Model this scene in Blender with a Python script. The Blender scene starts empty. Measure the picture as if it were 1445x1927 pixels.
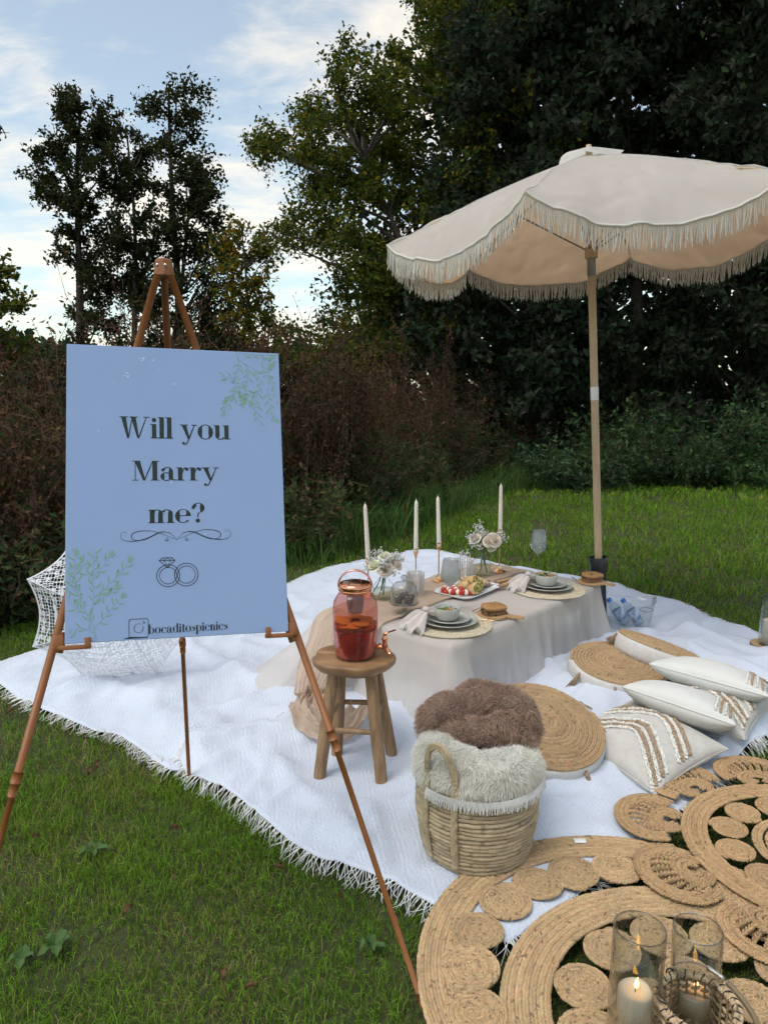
import bpy, bmesh, math, random
import numpy as np
from mathutils import Vector, Matrix, Euler

rng = np.random.default_rng(7)
random.seed(7)
sc = bpy.context.scene
C = sc.collection
R = math.radians

# ------------------------------------------------------------------ camera
CAM_H, PITCH, FPX, PW, PH = 1.45, R(9.5), 1400.0, 1445.0, 1927.0
cam_d = bpy.data.cameras.new("camera")
cam = bpy.data.objects.new("camera", cam_d)
C.objects.link(cam)
cam.location = (0, 0, CAM_H)
cam.rotation_euler = (R(90) - PITCH, 0, 0)
cam_d.sensor_fit = 'VERTICAL'
cam_d.sensor_height = 36.0
cam_d.lens = FPX / PH * 36.0
cam_d.clip_start = 0.05
cam_d.clip_end = 500
sc.camera = cam

# ------------------------------------------------------------------ sky and sun
SUN_EL, SUN_AZ = R(63), R(-128)          # azimuth measured from +Y towards +X
world = bpy.data.worlds.new("World")
sc.world = world
world.use_nodes = True
wn, wl = world.node_tree.nodes, world.node_tree.links
wn.clear()
w_out = wn.new('ShaderNodeOutputWorld')
w_bg = wn.new('ShaderNodeBackground')
w_sky = wn.new('ShaderNodeTexSky')
w_sky.sky_type = 'NISHITA'
w_sky.sun_disc = False
w_sky.sun_elevation = SUN_EL
w_sky.sun_rotation = SUN_AZ
w_sky.air_density = 1.0
w_sky.dust_density = 1.0
w_sky.ozone_density = 1.4
w_bg.inputs['Strength'].default_value = 0.12
w_tc = wn.new('ShaderNodeTexCoord')
w_sep = wn.new('ShaderNodeSeparateXYZ')
wl.new(w_tc.outputs['Generated'], w_sep.inputs[0])
def wmath(op, a, b=None, clamp=False):
    n = wn.new('ShaderNodeMath'); n.operation = op; n.use_clamp = clamp
    for i, v in enumerate((a, b)):
        if v is None: continue
        if isinstance(v, (int, float)): n.inputs[i].default_value = v
        else: wl.new(v, n.inputs[i])
    return n.outputs[0]
# cloud layer: flat ceiling projected from the view direction
w_den = wmath('ADD', wmath('MAXIMUM', w_sep.outputs['Z'], 0.0), 0.22)
w_cx = wmath('DIVIDE', w_sep.outputs['X'], w_den)
w_cy = wmath('DIVIDE', w_sep.outputs['Y'], w_den)
w_cmb = wn.new('ShaderNodeCombineXYZ')
wl.new(w_cx, w_cmb.inputs[0]); wl.new(wmath('MULTIPLY', w_cy, 1.6), w_cmb.inputs[1])
w_cmb.inputs[2].default_value = 3.3
def wnoise(scale, detail, rough, dist=0.0):
    n = wn.new('ShaderNodeTexNoise'); n.inputs['Scale'].default_value = scale
    n.inputs['Detail'].default_value = detail; n.inputs['Roughness'].default_value = rough
    n.inputs['Distortion'].default_value = dist
    wl.new(w_cmb.outputs[0], n.inputs['Vector'])
    return n.outputs['Fac']
w_big = wnoise(1.15, 2, 0.5)
w_small = wnoise(5.5, 7, 0.62, 0.35)
w_sum = wmath('ADD', wmath('MULTIPLY', w_big, 0.62), wmath('MULTIPLY', w_small, 0.38))
def wbank(d, tight, amt):          # a bank of cloud standing in one part of the sky
    global w_sum
    n = wn.new('ShaderNodeVectorMath'); n.operation = 'DOT_PRODUCT'; wl.new(w_tc.outputs['Generated'], n.inputs[0])
    n.inputs[1].default_value = Vector(d).normalized()
    m = wn.new('ShaderNodeMapRange'); m.interpolation_type = 'SMOOTHSTEP'; wl.new(n.outputs['Value'], m.inputs[0])
    m.inputs[1].default_value = tight; m.inputs[2].default_value = 1.0; m.inputs[4].default_value = amt
    w_sum = wmath('ADD', w_sum, m.outputs[0])
wbank((-.02, 1, .58), .962, .12)
wbank((-.40, 1, .03), .93, .045)
w_ramp = wn.new('ShaderNodeMapRange'); w_ramp.interpolation_type = 'SMOOTHSTEP'
wl.new(w_sum, w_ramp.inputs[0])
w_ramp.inputs[1].default_value = 0.44; w_ramp.inputs[2].default_value = 0.67
w_ramp.inputs[3].default_value = 0.15; w_ramp.inputs[4].default_value = 0.9
w_mix = wn.new('ShaderNodeMix'); w_mix.data_type = 'RGBA'
wl.new(w_ramp.outputs[0], w_mix.inputs[0])
w_tint = wn.new('ShaderNodeMix'); w_tint.data_type = 'RGBA'; w_tint.blend_type = 'MULTIPLY'; w_tint.inputs[0].default_value = 1
w_tint.inputs[7].default_value = (1.04, 1.05, .92, 1)          # camera white balance of the phone picture
wl.new(w_sky.outputs[0], w_tint.inputs[6]); wl.new(w_tint.outputs[2], w_mix.inputs[6])
w_mix.inputs[7].default_value = (5.9, 5.35, 4.45, 1)
wl.new(w_mix.outputs[2], w_bg.inputs['Color'])
wl.new(w_bg.outputs[0], w_out.inputs[0])

sun_d = bpy.data.lights.new("sun", 'SUN')
sun_d.energy = 1.1
sun_d.angle = R(34)
sun_d.color = (1.0, 0.97, 0.93)
sun = bpy.data.objects.new("sun", sun_d)
C.objects.link(sun)
sdir = Vector((math.sin(SUN_AZ) * math.cos(SUN_EL), math.cos(SUN_AZ) * math.cos(SUN_EL), math.sin(SUN_EL)))
sun.rotation_euler = sdir.to_track_quat('Z', 'Y').to_euler()
sun.location = (0, 20, 20)

sc.view_settings.view_transform = 'Standard'
sc.view_settings.look = 'None'
sc.view_settings.gamma = 1
sc.view_settings.use_curve_mapping = False
sc.view_settings.exposure = 0.8
sc.cycles.use_denoising = True
sc.cycles.max_bounces = 7
sc.cycles.use_adaptive_sampling = True
sc.cycles.adaptive_threshold = .035
sc.cycles.adaptive_min_samples = 12
sc.cycles.transparent_max_bounces = 14
sc.cycles.transmission_bounces = 8
sc.cycles.diffuse_bounces = 2
sc.cycles.glossy_bounces = 3
sc.cycles.caustics_reflective = False
sc.cycles.caustics_refractive = False
sc.cycles.sample_clamp_indirect = 6

# ------------------------------------------------------------------ pixel helpers (photo pixels -> places in the world)
_c, _s = math.cos(PITCH), math.sin(PITCH)
def _ray(px, py):
    u, v = (px - PW / 2) / FPX, (PH / 2 - py) / FPX
    return np.array([u, _c + v * _s, -_s + v * _c])
def P(px, py, z=0.0):            # on the horizontal plane z
    d = _ray(px, py); t = (z - CAM_H) / d[2]
    return np.array([d[0] * t, d[1] * t, z])
def Q(px, py, y):                # on the upright plane at distance y
    d = _ray(px, py); t = y / d[1]
    return np.array([d[0] * t, y, CAM_H + d[2] * t])

# ------------------------------------------------------------------ noise
def _hash(ix, iy, seed):
    h = (ix.astype(np.int64) * 374761393 + iy.astype(np.int64) * 668265263 + seed * 1442695041) & 0x7fffffff
    h = ((h ^ (h >> 13)) * 1274126177) & 0x7fffffff
    return ((h ^ (h >> 16)) & 0xffff) / 65535.0
def vnoise(x, y, seed=0):
    x = np.asarray(x, float); y = np.asarray(y, float)
    ix, iy = np.floor(x), np.floor(y)
    fx, fy = x - ix, y - iy
    fx = fx * fx * (3 - 2 * fx); fy = fy * fy * (3 - 2 * fy)
    a = _hash(ix, iy, seed); b = _hash(ix + 1, iy, seed)
    c = _hash(ix, iy + 1, seed); d = _hash(ix + 1, iy + 1, seed)
    return (a * (1 - fx) + b * fx) * (1 - fy) + (c * (1 - fx) + d * fx) * fy
def fbm(x, y, seed=0, oct=4, lac=2.1, gain=.5):
    t = 0; a = 1; n = 0
    for k in range(oct):
        t = t + a * vnoise(np.asarray(x) * lac**k, np.asarray(y) * lac**k, seed + 17 * k); n += a; a *= gain
    return t / n

# ------------------------------------------------------------------ mesh builder
_t = (1 + 5 ** .5) / 2
ICO_V = np.array([(-1, _t, 0), (1, _t, 0), (-1, -_t, 0), (1, -_t, 0), (0, -1, _t), (0, 1, _t), (0, -1, -_t), (0, 1, -_t),
                  (_t, 0, -1), (_t, 0, 1), (-_t, 0, -1), (-_t, 0, 1)], float)
ICO_V /= np.linalg.norm(ICO_V[0])
ICO_F = np.array([(0, 11, 5), (0, 5, 1), (0, 1, 7), (0, 7, 10), (0, 10, 11), (1, 5, 9), (5, 11, 4), (11, 10, 2), (10, 7, 6), (7, 1, 8),
                  (3, 9, 4), (3, 4, 2), (3, 2, 6), (3, 6, 8), (3, 8, 9), (4, 9, 5), (2, 4, 11), (6, 2, 10), (8, 6, 7), (9, 8, 1)])
HALF_F = ICO_F[ICO_V[ICO_F].mean(1)[:, 2] > -.45]      # lobes lying on a surface need no underside
def norm(v):
    v = np.asarray(v, float); n = np.linalg.norm(v, axis=-1, keepdims=True); return v / np.maximum(n, 1e-9)
def rotm(ax, ay, az):
    return np.array(Euler((ax, ay, az)).to_matrix())
def frame(z, x=(1, 0, 0)):
    z = norm(z); x = np.asarray(x, float); x = x - z * (x @ z)
    if np.linalg.norm(x) < 1e-6: x = np.array([0, 1, 0]) - z * z[1]
    x = norm(x); return np.stack([x, np.cross(z, x), z], 1)

class MB:
    def __init__(s): s.v = []; s.t = []; s.q = []; s.c = []; s.n = 0; s.hascol = False
    def add(s, V, tris=None, quads=None, col=None):
        V = np.asarray(V, float).reshape(-1, 3)
        if tris is not None and len(tris): s.t.append(np.asarray(tris, np.int64).reshape(-1, 3) + s.n)
        if quads is not None and len(quads): s.q.append(np.asarray(quads, np.int64).reshape(-1, 4) + s.n)
        s.v.append(V)
        if col is None: cc = np.ones((len(V), 3))
        else:
            cc = np.asarray(col, float); s.hascol = True
            if cc.ndim == 1: cc = np.tile(cc, (len(V), 1))
        s.c.append(cc); s.n += len(V)
        return s
    def grid(s, V, nu, nv, cu=False, cv=False, col=None):      # V laid out [u][v]
        a = np.arange(nu * nv).reshape(nu, nv)
        if cu: a = np.vstack([a, a[:1]])
        if cv: a = np.hstack([a, a[:, :1]])
        q = np.stack([a[:-1, :-1], a[1:, :-1], a[1:, 1:], a[:-1, 1:]], -1).reshape(-1, 4)
        return s.add(V, quads=q, col=col)
    def tube(s, path, r, n=8, cap=True, closed=False, col=None, flat=1.0, up=None):
        p = np.asarray(path, float); m = len(p)
        r = np.broadcast_to(np.asarray(r, float), (m,))
        t = norm(np.gradient(p, axis=0)) if not closed else norm(np.roll(p, -1, 0) - np.roll(p, 1, 0))
        u = np.array([0, 0, 1.0]) if up is None else np.asarray(up, float)
        if abs(t[0] @ u) > .95: u = np.array([1.0, 0, 0])
        X = []
        x = norm(u - t[0] * (u @ t[0]))
        for i in range(m):
            x = norm(x - t[i] * (x @ t[i])); X.append(x)
        X = np.array(X); Yv = np.cross(t, X)
        a = np.linspace(0, 2 * np.pi, n, endpoint=False)
        V = p[:, None] + r[:, None, None] * (np.cos(a)[None, :, None] * X[:, None] * flat + np.sin(a)[None, :, None] * Yv[:, None])
        base = s.n
        c2 = None
        if col is not None:
            c2 = np.asarray(col, float)
            if c2.ndim == 2: c2 = np.repeat(c2, n, 0)
        s.grid(V.reshape(-1, 3), m, n, cu=closed, cv=True, col=c2)
        if cap and not closed:
            cc = None if col is None else (c2[0] if c2.ndim == 2 else c2)
            b = s.n
            s.add(np.stack([p[0], p[-1]]), col=cc)
            k = np.arange(n); k2 = (k + 1) % n
            s.t.append(np.stack([np.full(n, b), base + k2, base + k], 1))
            o = base + (m - 1) * n
            s.t.append(np.stack([np.full(n, b + 1), o + k, o + k2], 1))
        return s
    def lathe(s, prof, n=32, loc=(0, 0, 0), M=None, col=None):
        pr = np.asarray(prof, float); a = np.linspace(0, 2 * np.pi, n, endpoint=False)
        rr = pr[:, 0][:, None]
        V = np.stack([rr * np.cos(a)[None], rr * np.sin(a)[None], np.repeat(pr[:, 1][:, None], n, 1)], -1)
        V = V.reshape(-1, 3)
        if M is not None: V = V @ np.asarray(M).T
        return s.grid(V + np.asarray(loc), len(pr), n, cv=True, col=col)
    def ball(s, c, r, M=None, nu=8, nv=12, col=None):
        th = np.linspace(0, np.pi, nu + 1)
        ph = np.linspace(0, 2 * np.pi, nv, endpoint=False)
        V = np.stack([np.sin(th)[:, None] * np.cos(ph), np.sin(th)[:, None] * np.sin(ph), np.repeat(np.cos(th)[:, None], nv, 1)], -1).reshape(-1, 3)
        V = V * np.asarray(r)
        if M is not None: V = V @ np.asarray(M).T
        return s.grid(V + np.asarray(c), nu + 1, nv, cv=True, col=col)
    def lobes(s, pos, mats, col=None, half=False):      # many small ellipsoids; mats (N,3,3) columns are the scaled axes
        pos = np.asarray(pos, float); N = len(pos)
        if N == 0: return s
        V = np.einsum('nij,kj->nki', mats, ICO_V) + pos[:, None]
        F = ((HALF_F if half else ICO_F)[None] + (np.arange(N) * 12)[:, None, None]).reshape(-1, 3)
        c = None if col is None else np.repeat(np.asarray(col, float).reshape(N, 3), 12, 0)
        return s.add(V.reshape(-1, 3), tris=F, col=c)
    def box(s, c, size, M=None, bev=0.0, seg=2, col=None):
        bm = bmesh.new(); bmesh.ops.create_cube(bm, size=1)
        bmesh.ops.scale(bm, vec=Vector(size), verts=bm.verts)
        if bev: bmesh.ops.bevel(bm, geom=bm.edges[:], offset=bev, segments=seg, affect='EDGES', profile=.5)
        bmesh.ops.triangulate(bm, faces=bm.faces[:])
        V = np.array([v.co for v in bm.verts]); bm.verts.index_update()
        F = [[v.index for v in f.verts] for f in bm.faces]; bm.free()
        if M is not None: V = V @ np.asarray(M).T
        return s.add(V + np.asarray(c), tris=F, col=col)
    def prism(s, outline, z0, z1, M=None, loc=(0, 0, 0), col=None):  # closed outline (N,2), star shaped about its mean
        o = np.asarray(outline, float); n = len(o); m = o.mean(0)
        V = np.vstack([np.c_[o, np.full(n, z0)], np.c_[o, np.full(n, z1)], [[*m, z0], [*m, z1]]])
        k = np.arange(n); k2 = (k + 1) % n
        q = np.stack([k, k2, k2 + n, k + n], 1)
        t = np.vstack([np.stack([np.full(n, 2 * n), k2, k], 1), np.stack([np.full(n, 2 * n + 1), k + n, k2 + n], 1)])
        if M is not None: V = V @ np.asarray(M).T
        return s.add(V + np.asarray(loc), tris=t, quads=q, col=col)

ORIGIN = {}
def build(name, mb, mat, parent=None, origin=None, smooth=True, kind=None, sharp=None):
    """links one mesh object; mb is in world coordinates; a part takes the origin of its thing"""
    V = np.vstack(mb.v)
    o = ORIGIN[parent.name] if parent is not None else np.asarray(origin if origin is not None else (0, 0, 0), float)
    me = bpy.data.meshes.new(name)
    T = np.vstack(mb.t) if mb.t else np.zeros((0, 3), np.int64)
    Qd = np.vstack(mb.q) if mb.q else np.zeros((0, 4), np.int64)
    lo = np.concatenate([T.ravel(), Qd.ravel()])
    st = np.concatenate([np.arange(len(T)) * 3, len(T) * 3 + np.arange(len(Qd)) * 4])
    me.vertices.add(len(V)); me.vertices.foreach_set('co', (V - o).astype(np.float32).ravel())
    me.loops.add(len(lo)); me.loops.foreach_set('vertex_index', lo.astype(np.int32))
    me.polygons.add(len(st)); me.polygons.foreach_set('loop_start', st.astype(np.int32))
    me.update(calc_edges=True)
    me.polygons.foreach_set('use_smooth', np.full(len(st), bool(smooth)))
    if mb.hascol:
        at = me.color_attributes.new('Col', 'FLOAT_COLOR', 'POINT')
        at.data.foreach_set('color', np.c_[np.vstack(mb.c), np.ones(len(V))].astype(np.float32).ravel())
    for m in (mat if isinstance(mat, (list, tuple)) else [mat]): me.materials.append(m)
    ob = bpy.data.objects.new(name, me)
    C.objects.link(ob)
    if sharp is not None: me.set_sharp_from_angle(angle=R(sharp))
    if parent is not None: ob.parent = parent
    else: ob.location = o
    ORIGIN[ob.name] = o
    if kind: ob['kind'] = kind
    return ob
def tag(o, label, cat=None, group=None, kind=None):
    o['label'] = label
    if cat: o['category'] = cat
    if group: o['group'] = group
    if kind: o['kind'] = kind
    return o
def thing(name, label, cat, loc, group=None):
    o = bpy.data.objects.new(name, None)
    o.empty_display_size = .05
    C.objects.link(o); o.location = loc
    ORIGIN[o.name] = np.asarray(loc, float)
    return tag(o, label, cat, group)

# ------------------------------------------------------------------ materials
def mat(name, color, rough=.6, metal=0.0, c2=None, nscale=8.0, ndet=4, namt=1.0, bump=0.0, bscale=60.0, attr=False, transl=0.0,
        alpha=1.0, sheen=0.0, spec=.5, stretch=None, wave=None, coat=0.0, emit=None, sss=0.0):
    m = bpy.data.materials.new(name); m.use_nodes = True
    n, l = m.node_tree.nodes, m.node_tree.links
    b = n['Principled BSDF']; out = n['Material Output']
    b.inputs['Roughness'].default_value = rough
    b.inputs['Metallic'].default_value = metal
    b.inputs['Specular IOR Level'].default_value = spec
    b.inputs['Sheen Weight'].default_value = sheen
    b.inputs['Coat Weight'].default_value = coat
    if sss:
        b.inputs['Subsurface Weight'].default_value = sss; b.inputs['Subsurface Radius'].default_value = (.012, .009, .006)
        b.inputs['Subsurface Scale'].default_value = 1.0
    tc = n.new('ShaderNodeTexCoord'); vec = tc.outputs['Object']
    if stretch is not None:
        mp = n.new('ShaderNodeMapping'); mp.inputs['Scale'].default_value = stretch
        l.new(vec, mp.inputs[0]); vec = mp.outputs[0]
    colout = None
    if c2 is not None:
        nz = n.new('ShaderNodeTexNoise'); nz.inputs['Scale'].default_value = nscale; nz.inputs['Detail'].default_value = ndet
        nz.inputs['Roughness'].default_value = .6
        l.new(vec, nz.inputs['Vector'])
        mr = n.new('ShaderNodeMapRange'); l.new(nz.outputs['Fac'], mr.inputs[0])
        mr.inputs[1].default_value = .32; mr.inputs[2].default_value = .68; mr.inputs[4].default_value = namt
        mx = n.new('ShaderNodeMix'); mx.data_type = 'RGBA'
        mx.inputs[6].default_value = (*color, 1); mx.inputs[7].default_value = (*c2, 1)
        l.new(mr.outputs[0], mx.inputs[0]); colout = mx.outputs[2]
    if attr:
        at = n.new('ShaderNodeAttribute'); at.attribute_name = 'Col'
        mu = n.new('ShaderNodeMix'); mu.data_type = 'RGBA'; mu.blend_type = 'MULTIPLY'; mu.inputs[0].default_value = 1
        if colout is None: mu.inputs[6].default_value = (*color, 1)
        else: l.new(colout, mu.inputs[6])
        l.new(at.outputs['Color'], mu.inputs[7]); colout = mu.outputs[2]
    if colout is None: b.inputs['Base Color'].default_value = (*color, 1)
    else: l.new(colout, b.inputs['Base Color'])
    if bump:
        nb = n.new('ShaderNodeTexNoise'); nb.inputs['Scale'].default_value = bscale; nb.inputs['Detail'].default_value = 5
        l.new(vec, nb.inputs['Vector']); h = nb.outputs['Fac']
        if wave is not None:
            wv = n.new('ShaderNodeTexWave'); wv.wave_type = 'BANDS'; wv.bands_direction = wave[0]
            wv.inputs['Scale'].default_value = wave[1]; wv.inputs['Distortion'].default_value = wave[2]; wv.inputs['Detail'].default_value = 2
            l.new(vec, wv.inputs['Vector'])
            ad = n.new('ShaderNodeMath'); ad.operation = 'MULTIPLY_ADD'; l.new(wv.outputs['Fac'], ad.inputs[0]); ad.inputs[1].default_value = wave[3]
            l.new(h, ad.inputs[2]); h = ad.outputs[0]
        bp = n.new('ShaderNodeBump'); bp.inputs['Strength'].default_value = bump; bp.inputs['Distance'].default_value = .004
        l.new(h, bp.inputs['Height']); l.new(bp.outputs[0], b.inputs['Normal'])
    surf = b.outputs[0]
    if transl:
        tr = n.new('ShaderNodeBsdfTranslucent')
        if colout is None: tr.inputs[0].default_value = (*color, 1)
        else: l.new(colout, tr.inputs[0])
        ms = n.new('ShaderNodeMixShader'); ms.inputs[0].default_value = transl
        l.new(surf, ms.inputs[1]); l.new(tr.outputs[0], ms.inputs[2]); surf = ms.outputs[0]
    if alpha < 1:
        tp = n.new('ShaderNodeBsdfTransparent')
        ms = n.new('ShaderNodeMixShader'); ms.inputs[0].default_value = alpha
        l.new(tp.outputs[0], ms.inputs[1]); l.new(surf, ms.inputs[2]); surf = ms.outputs[0]
    if emit:
        b.inputs['Emission Color'].default_value = (*emit[0], 1); b.inputs['Emission Strength'].default_value = emit[1]
    l.new(surf, out.inputs[0])
    return m
def glassmat(name, tint=(1, 1, 1), haze=0.0, hazecol=(.8, .8, .8), edge=1.0, rough=.02):
    """thin blown glass: tinted see-through sheet with a mirror-like skin that grows towards the rim"""
    m = bpy.data.materials.new(name); m.use_nodes = True
    n, l = m.node_tree.nodes, m.node_tree.links
    n.remove(n['Principled BSDF']); out = n['Material Output']
    tp = n.new('ShaderNodeBsdfTransparent'); tp.inputs[0].default_value = (*tint, 1)
    gl = n.new('ShaderNodeBsdfGlossy'); gl.inputs['Roughness'].default_value = rough
    fr = n.new('ShaderNodeLayerWeight'); fr.inputs[0].default_value = .5
    pw = n.new('ShaderNodeMath'); pw.operation = 'POWER'; l.new(fr.outputs['Facing'], pw.inputs[0]); pw.inputs[1].default_value = 4.0
    mu = n.new('ShaderNodeMath'); mu.operation = 'MULTIPLY_ADD'; mu.use_clamp = True
    l.new(pw.outputs[0], mu.inputs[0]); mu.inputs[1].default_value = .55 * edge; mu.inputs[2].default_value = .035 * edge
    ms = n.new('ShaderNodeMixShader'); l.new(mu.outputs[0], ms.inputs[0])
    base = tp.outputs[0]
    if haze:
        df = n.new('ShaderNodeBsdfTranslucent'); df.inputs[0].default_value = (*hazecol, 1)
        d2 = n.new('ShaderNodeBsdfDiffuse'); d2.inputs[0].default_value = (*hazecol, 1)
        mm = n.new('ShaderNodeMixShader'); mm.inputs[0].default_value = .5
        l.new(df.outputs[0], mm.inputs[1]); l.new(d2.outputs[0], mm.inputs[2])
        m2 = n.new('ShaderNodeMixShader'); m2.inputs[0].default_value = haze
        l.new(base, m2.inputs[1]); l.new(mm.outputs[0], m2.inputs[2]); base = m2.outputs[0]
    l.new(base, ms.inputs[1]); l.new(gl.outputs[0], ms.inputs[2])
    l.new(ms.outputs[0], out.inputs[0])
    return m

JUTE = np.array([.49, .35, .205])
M = {}
M['leaf'] = mat('leaf', (1, 1, 1), .75, attr=True, transl=.42, spec=.10)
M['bark'] = mat('bark', (.035, .028, .02), .9, c2=(.07, .055, .04), nscale=14, bump=.8, bscale=30, stretch=(1, 1, .3))
M['stem'] = mat('stem', (.12, .075, .045), .85, c2=(.07, .045, .03), nscale=30)
M['grass'] = mat('grass', (1, 1, 1), .7, attr=True, transl=.3, spec=.12)
M['soil'] = mat('soil', (.026, .028, .011), .95, c2=(.065, .075, .022), nscale=40, ndet=10, bump=1.0, bscale=120)
M['blanket'] = mat('blanket', (.83, .83, .82), .9, c2=(.76, .76, .76), nscale=5, bump=.75, bscale=120, sheen=.2)
M['thread'] = mat('thread', (.82, .82, .80), .9)
M['jute'] = mat('jute', (1, 1, 1), .85, attr=True, bump=.7, bscale=260, spec=.25)
M['canvas'] = mat('canvas', (.62, .60, .57), .9, c2=(.55, .53, .50), nscale=30, bump=.5, bscale=300)
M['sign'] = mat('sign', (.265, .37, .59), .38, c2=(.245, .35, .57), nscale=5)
M['ink'] = mat('ink', (.006, .016, .012), .6)
M['sage'] = mat('sage', (.20, .36, .27), .6)
M['chip'] = mat('chip', (.60, .68, .82), .7)
M['easel'] = mat('easel', (.27, .098, .026), .45, c2=(.23, .082, .022), nscale=20, bump=.15, bscale=90, spec=.45)
M['steel'] = mat('steel', (.7, .68, .64), .3, metal=1)
# ================================================================== ground, blankets' outline, lawn
def inpoly(x, y, poly):
    x = np.asarray(x); y = np.asarray(y); r = np.zeros(x.shape, bool); n = len(poly)
    for i in range(n):
        x0, y0 = poly[i][:2]; x1, y1 = poly[(i + 1) % n][:2]
        if y0 == y1: continue
        c = ((y0 > y) != (y1 > y)) & (x < (x1 - x0) * (y - y0) / (y1 - y0) + x0)
        r ^= c
    return r
def resample(pts, n):
    p = np.asarray(pts, float); d = np.r_[0, np.cumsum(np.linalg.norm(np.diff(p, axis=0), axis=1))]
    t = np.linspace(0, d[-1], n)
    return np.stack([np.interp(t, d, p[:, k]) for k in range(p.shape[1])], 1)
def smooth_path(pts, n, it=2):
    p = np.asarray(pts, float)
    for _ in range(it):
        q = [p[0]]
        for a, b in zip(p[:-1], p[1:]): q += [a * .75 + b * .25, a * .25 + b * .75]
        q.append(p[-1]); p = np.array(q)
    return resample(p, n)
def pxs(l, z=0.0): return np.array([P(a, b, z)[:2] for a, b in l])

# edges of the two throws, as places on the lawn
A_FL = np.vstack([pxs([(-30, 1268), (0, 1300), (70, 1345), (150, 1378), (230, 1402), (300, 1450), (322, 1468)])])
A_LB = np.vstack([pxs([(-30, 1268)]), [(-1.75, 4.05), (-1.25, 4.70)], pxs([(545, 1105), (620, 1075), (785, 1040)])])
A_BR = np.vstack([pxs([(785, 1040), (850, 1046), (905, 1063), (1160, 1108), (1210, 1128), (1270, 1139), (1330, 1165), (1432, 1205)]), [(2.45, 3.72)]])
A_FR = np.vstack([pxs([(322, 1468)]), [(.6, 3.0), (1.5, 3.2)], [(2.45, 3.72)]])
B_FL = pxs([(338, 1448), (352, 1476), (400, 1500), (455, 1535), (490, 1562), (550, 1612), (600, 1640), (690, 1668), (745, 1692), (792, 1720), (870, 1765), (955, 1800)])
B_LB = np.vstack([pxs([(338, 1448), (362, 1405), (430, 1390), (520, 1372), (580, 1345)]), [(.2, 3.5), (1.0, 4.3)]])
B_FR = np.vstack([pxs([(955, 1800), (1090, 1700), (1240, 1575), (1345, 1490), (1390, 1440), (1445, 1402), (1530, 1345)]), [(2.6, 3.45)]])
B_BR = np.array([(1.0, 4.3), (1.9, 4.2), (2.6, 3.45)])
POLY_A = np.vstack([A_LB, A_BR[1:], A_FR[::-1][1:], A_FL[::-1][1:]])
POLY_B = np.vstack([B_LB, B_BR[1:], B_FR[::-1][1:], B_FL[::-1][1:]])
def shrink(poly, d):
    m = poly.mean(0); v = poly - m; return m + v * (1 - d / np.linalg.norm(v, axis=1, keepdims=True))

_fr = np.random.default_rng(91)
FOLDS = []
for _k in range(34):
    cx_, cy_ = _fr.uniform(-1.5, 1.6), _fr.uniform(2.0, 4.2); an_ = _fr.normal(.55, .45); ln_ = _fr.uniform(.15, .5)
    FOLDS.append((cx_, cy_, math.cos(an_), math.sin(an_), ln_, _fr.uniform(.012, .030), _fr.uniform(.018, .042), _fr.uniform(-.5, .5)))
def folds(x, y):
    t = 0
    for cx_, cy_, ca, sa, ln_, hh_, wd_, bend in FOLDS:
        u = (x - cx_) * ca + (y - cy_) * sa; v = -(x - cx_) * sa + (y - cy_) * ca - bend * u * u
        t = t + hh_ * np.exp(-np.abs(v / wd_) ** 1.3) * np.exp(-(u / ln_) ** 4)
    return t
def cloth_h(x, y):
    a = .5 - np.abs(fbm(x * 1.5 + y * .9, y * 1.5 - x * 1.6, 3, 3) - .5)
    w = .5 - np.abs(vnoise(x * 3.1 + y * 2.2 + 9, y * 1.1 - x * .7, 21) - .5)
    e = .5 - np.abs(vnoise(x * 5 - y * 4.4, y * 2.0 + x * 1.7 + 3, 33) - .5)
    f = .5 - np.abs(vnoise(x * 9 + y * 3, y * 4.2 - x * 5, 39) - .5)
    calm = np.minimum(np.minimum(np.clip((np.hypot(x - .69, y - 1.49) - .66) / .12, 0, 1), np.clip((np.hypot(x - 1.30, y - 2.05) - .56) / .12, 0, 1)), np.clip((np.hypot(x - .285, y - 2.15) - .16) / .08, 0, 1))
    calm = np.minimum(calm, np.clip((np.hypot(x + .11, y - 2.62) - .17) / .1, 0, 1))
    return .018 + calm * folds(x, y) + 1.5 * calm * (.042 * np.clip(a - .30, 0, 1) * 2 + .028 * np.clip(w - .3, 0, 1) * 3 + .018 * np.clip(e - .28, 0, 1) * 3 + .010 * np.clip(f - .3, 0, 1) * 3)

g = MB()
nx = 60
xs = np.linspace(-1, 1, nx); gx = np.sign(xs) * (np.abs(xs) ** 2.2) * 220
X, Yg = np.meshgrid(gx, gx + 8, indexing='ij')
Z = -.004 + .03 * (fbm(X * .15, Yg * .15, 5, 3) - .5) * (np.hypot(X, Yg - 3) > 6)
g.grid(np.stack([X, Yg, Z], -1).reshape(-1, 3), nx, nx)
o = build('ground', g, M['soil'], kind='structure'); o['label'] = 'mown green lawn with bare earthy patches'

# pond glimpsed low through the thicket
M['water'] = mat('water', (.02, .025, .02), .06, spec=.6, bump=.15, bscale=6)
g = MB(); th = np.linspace(0, 2 * np.pi, 40, endpoint=False)
rr = 1 + .12 * np.sin(3 * th + 1) + .06 * np.sin(7 * th)
Vp = np.stack([-8.6 + 6.0 * rr * np.cos(th), 13 + 5.6 * rr * np.sin(th), np.full(40, .03)], 1)
g.add(np.vstack([Vp, [[-8.6, 13, .03]]]), tris=[(40, i, (i + 1) % 40) for i in range(40)])
o = build('pond', g, M['water'], kind='structure'); o['label'] = 'still pond glinting through the thicket'

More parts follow.
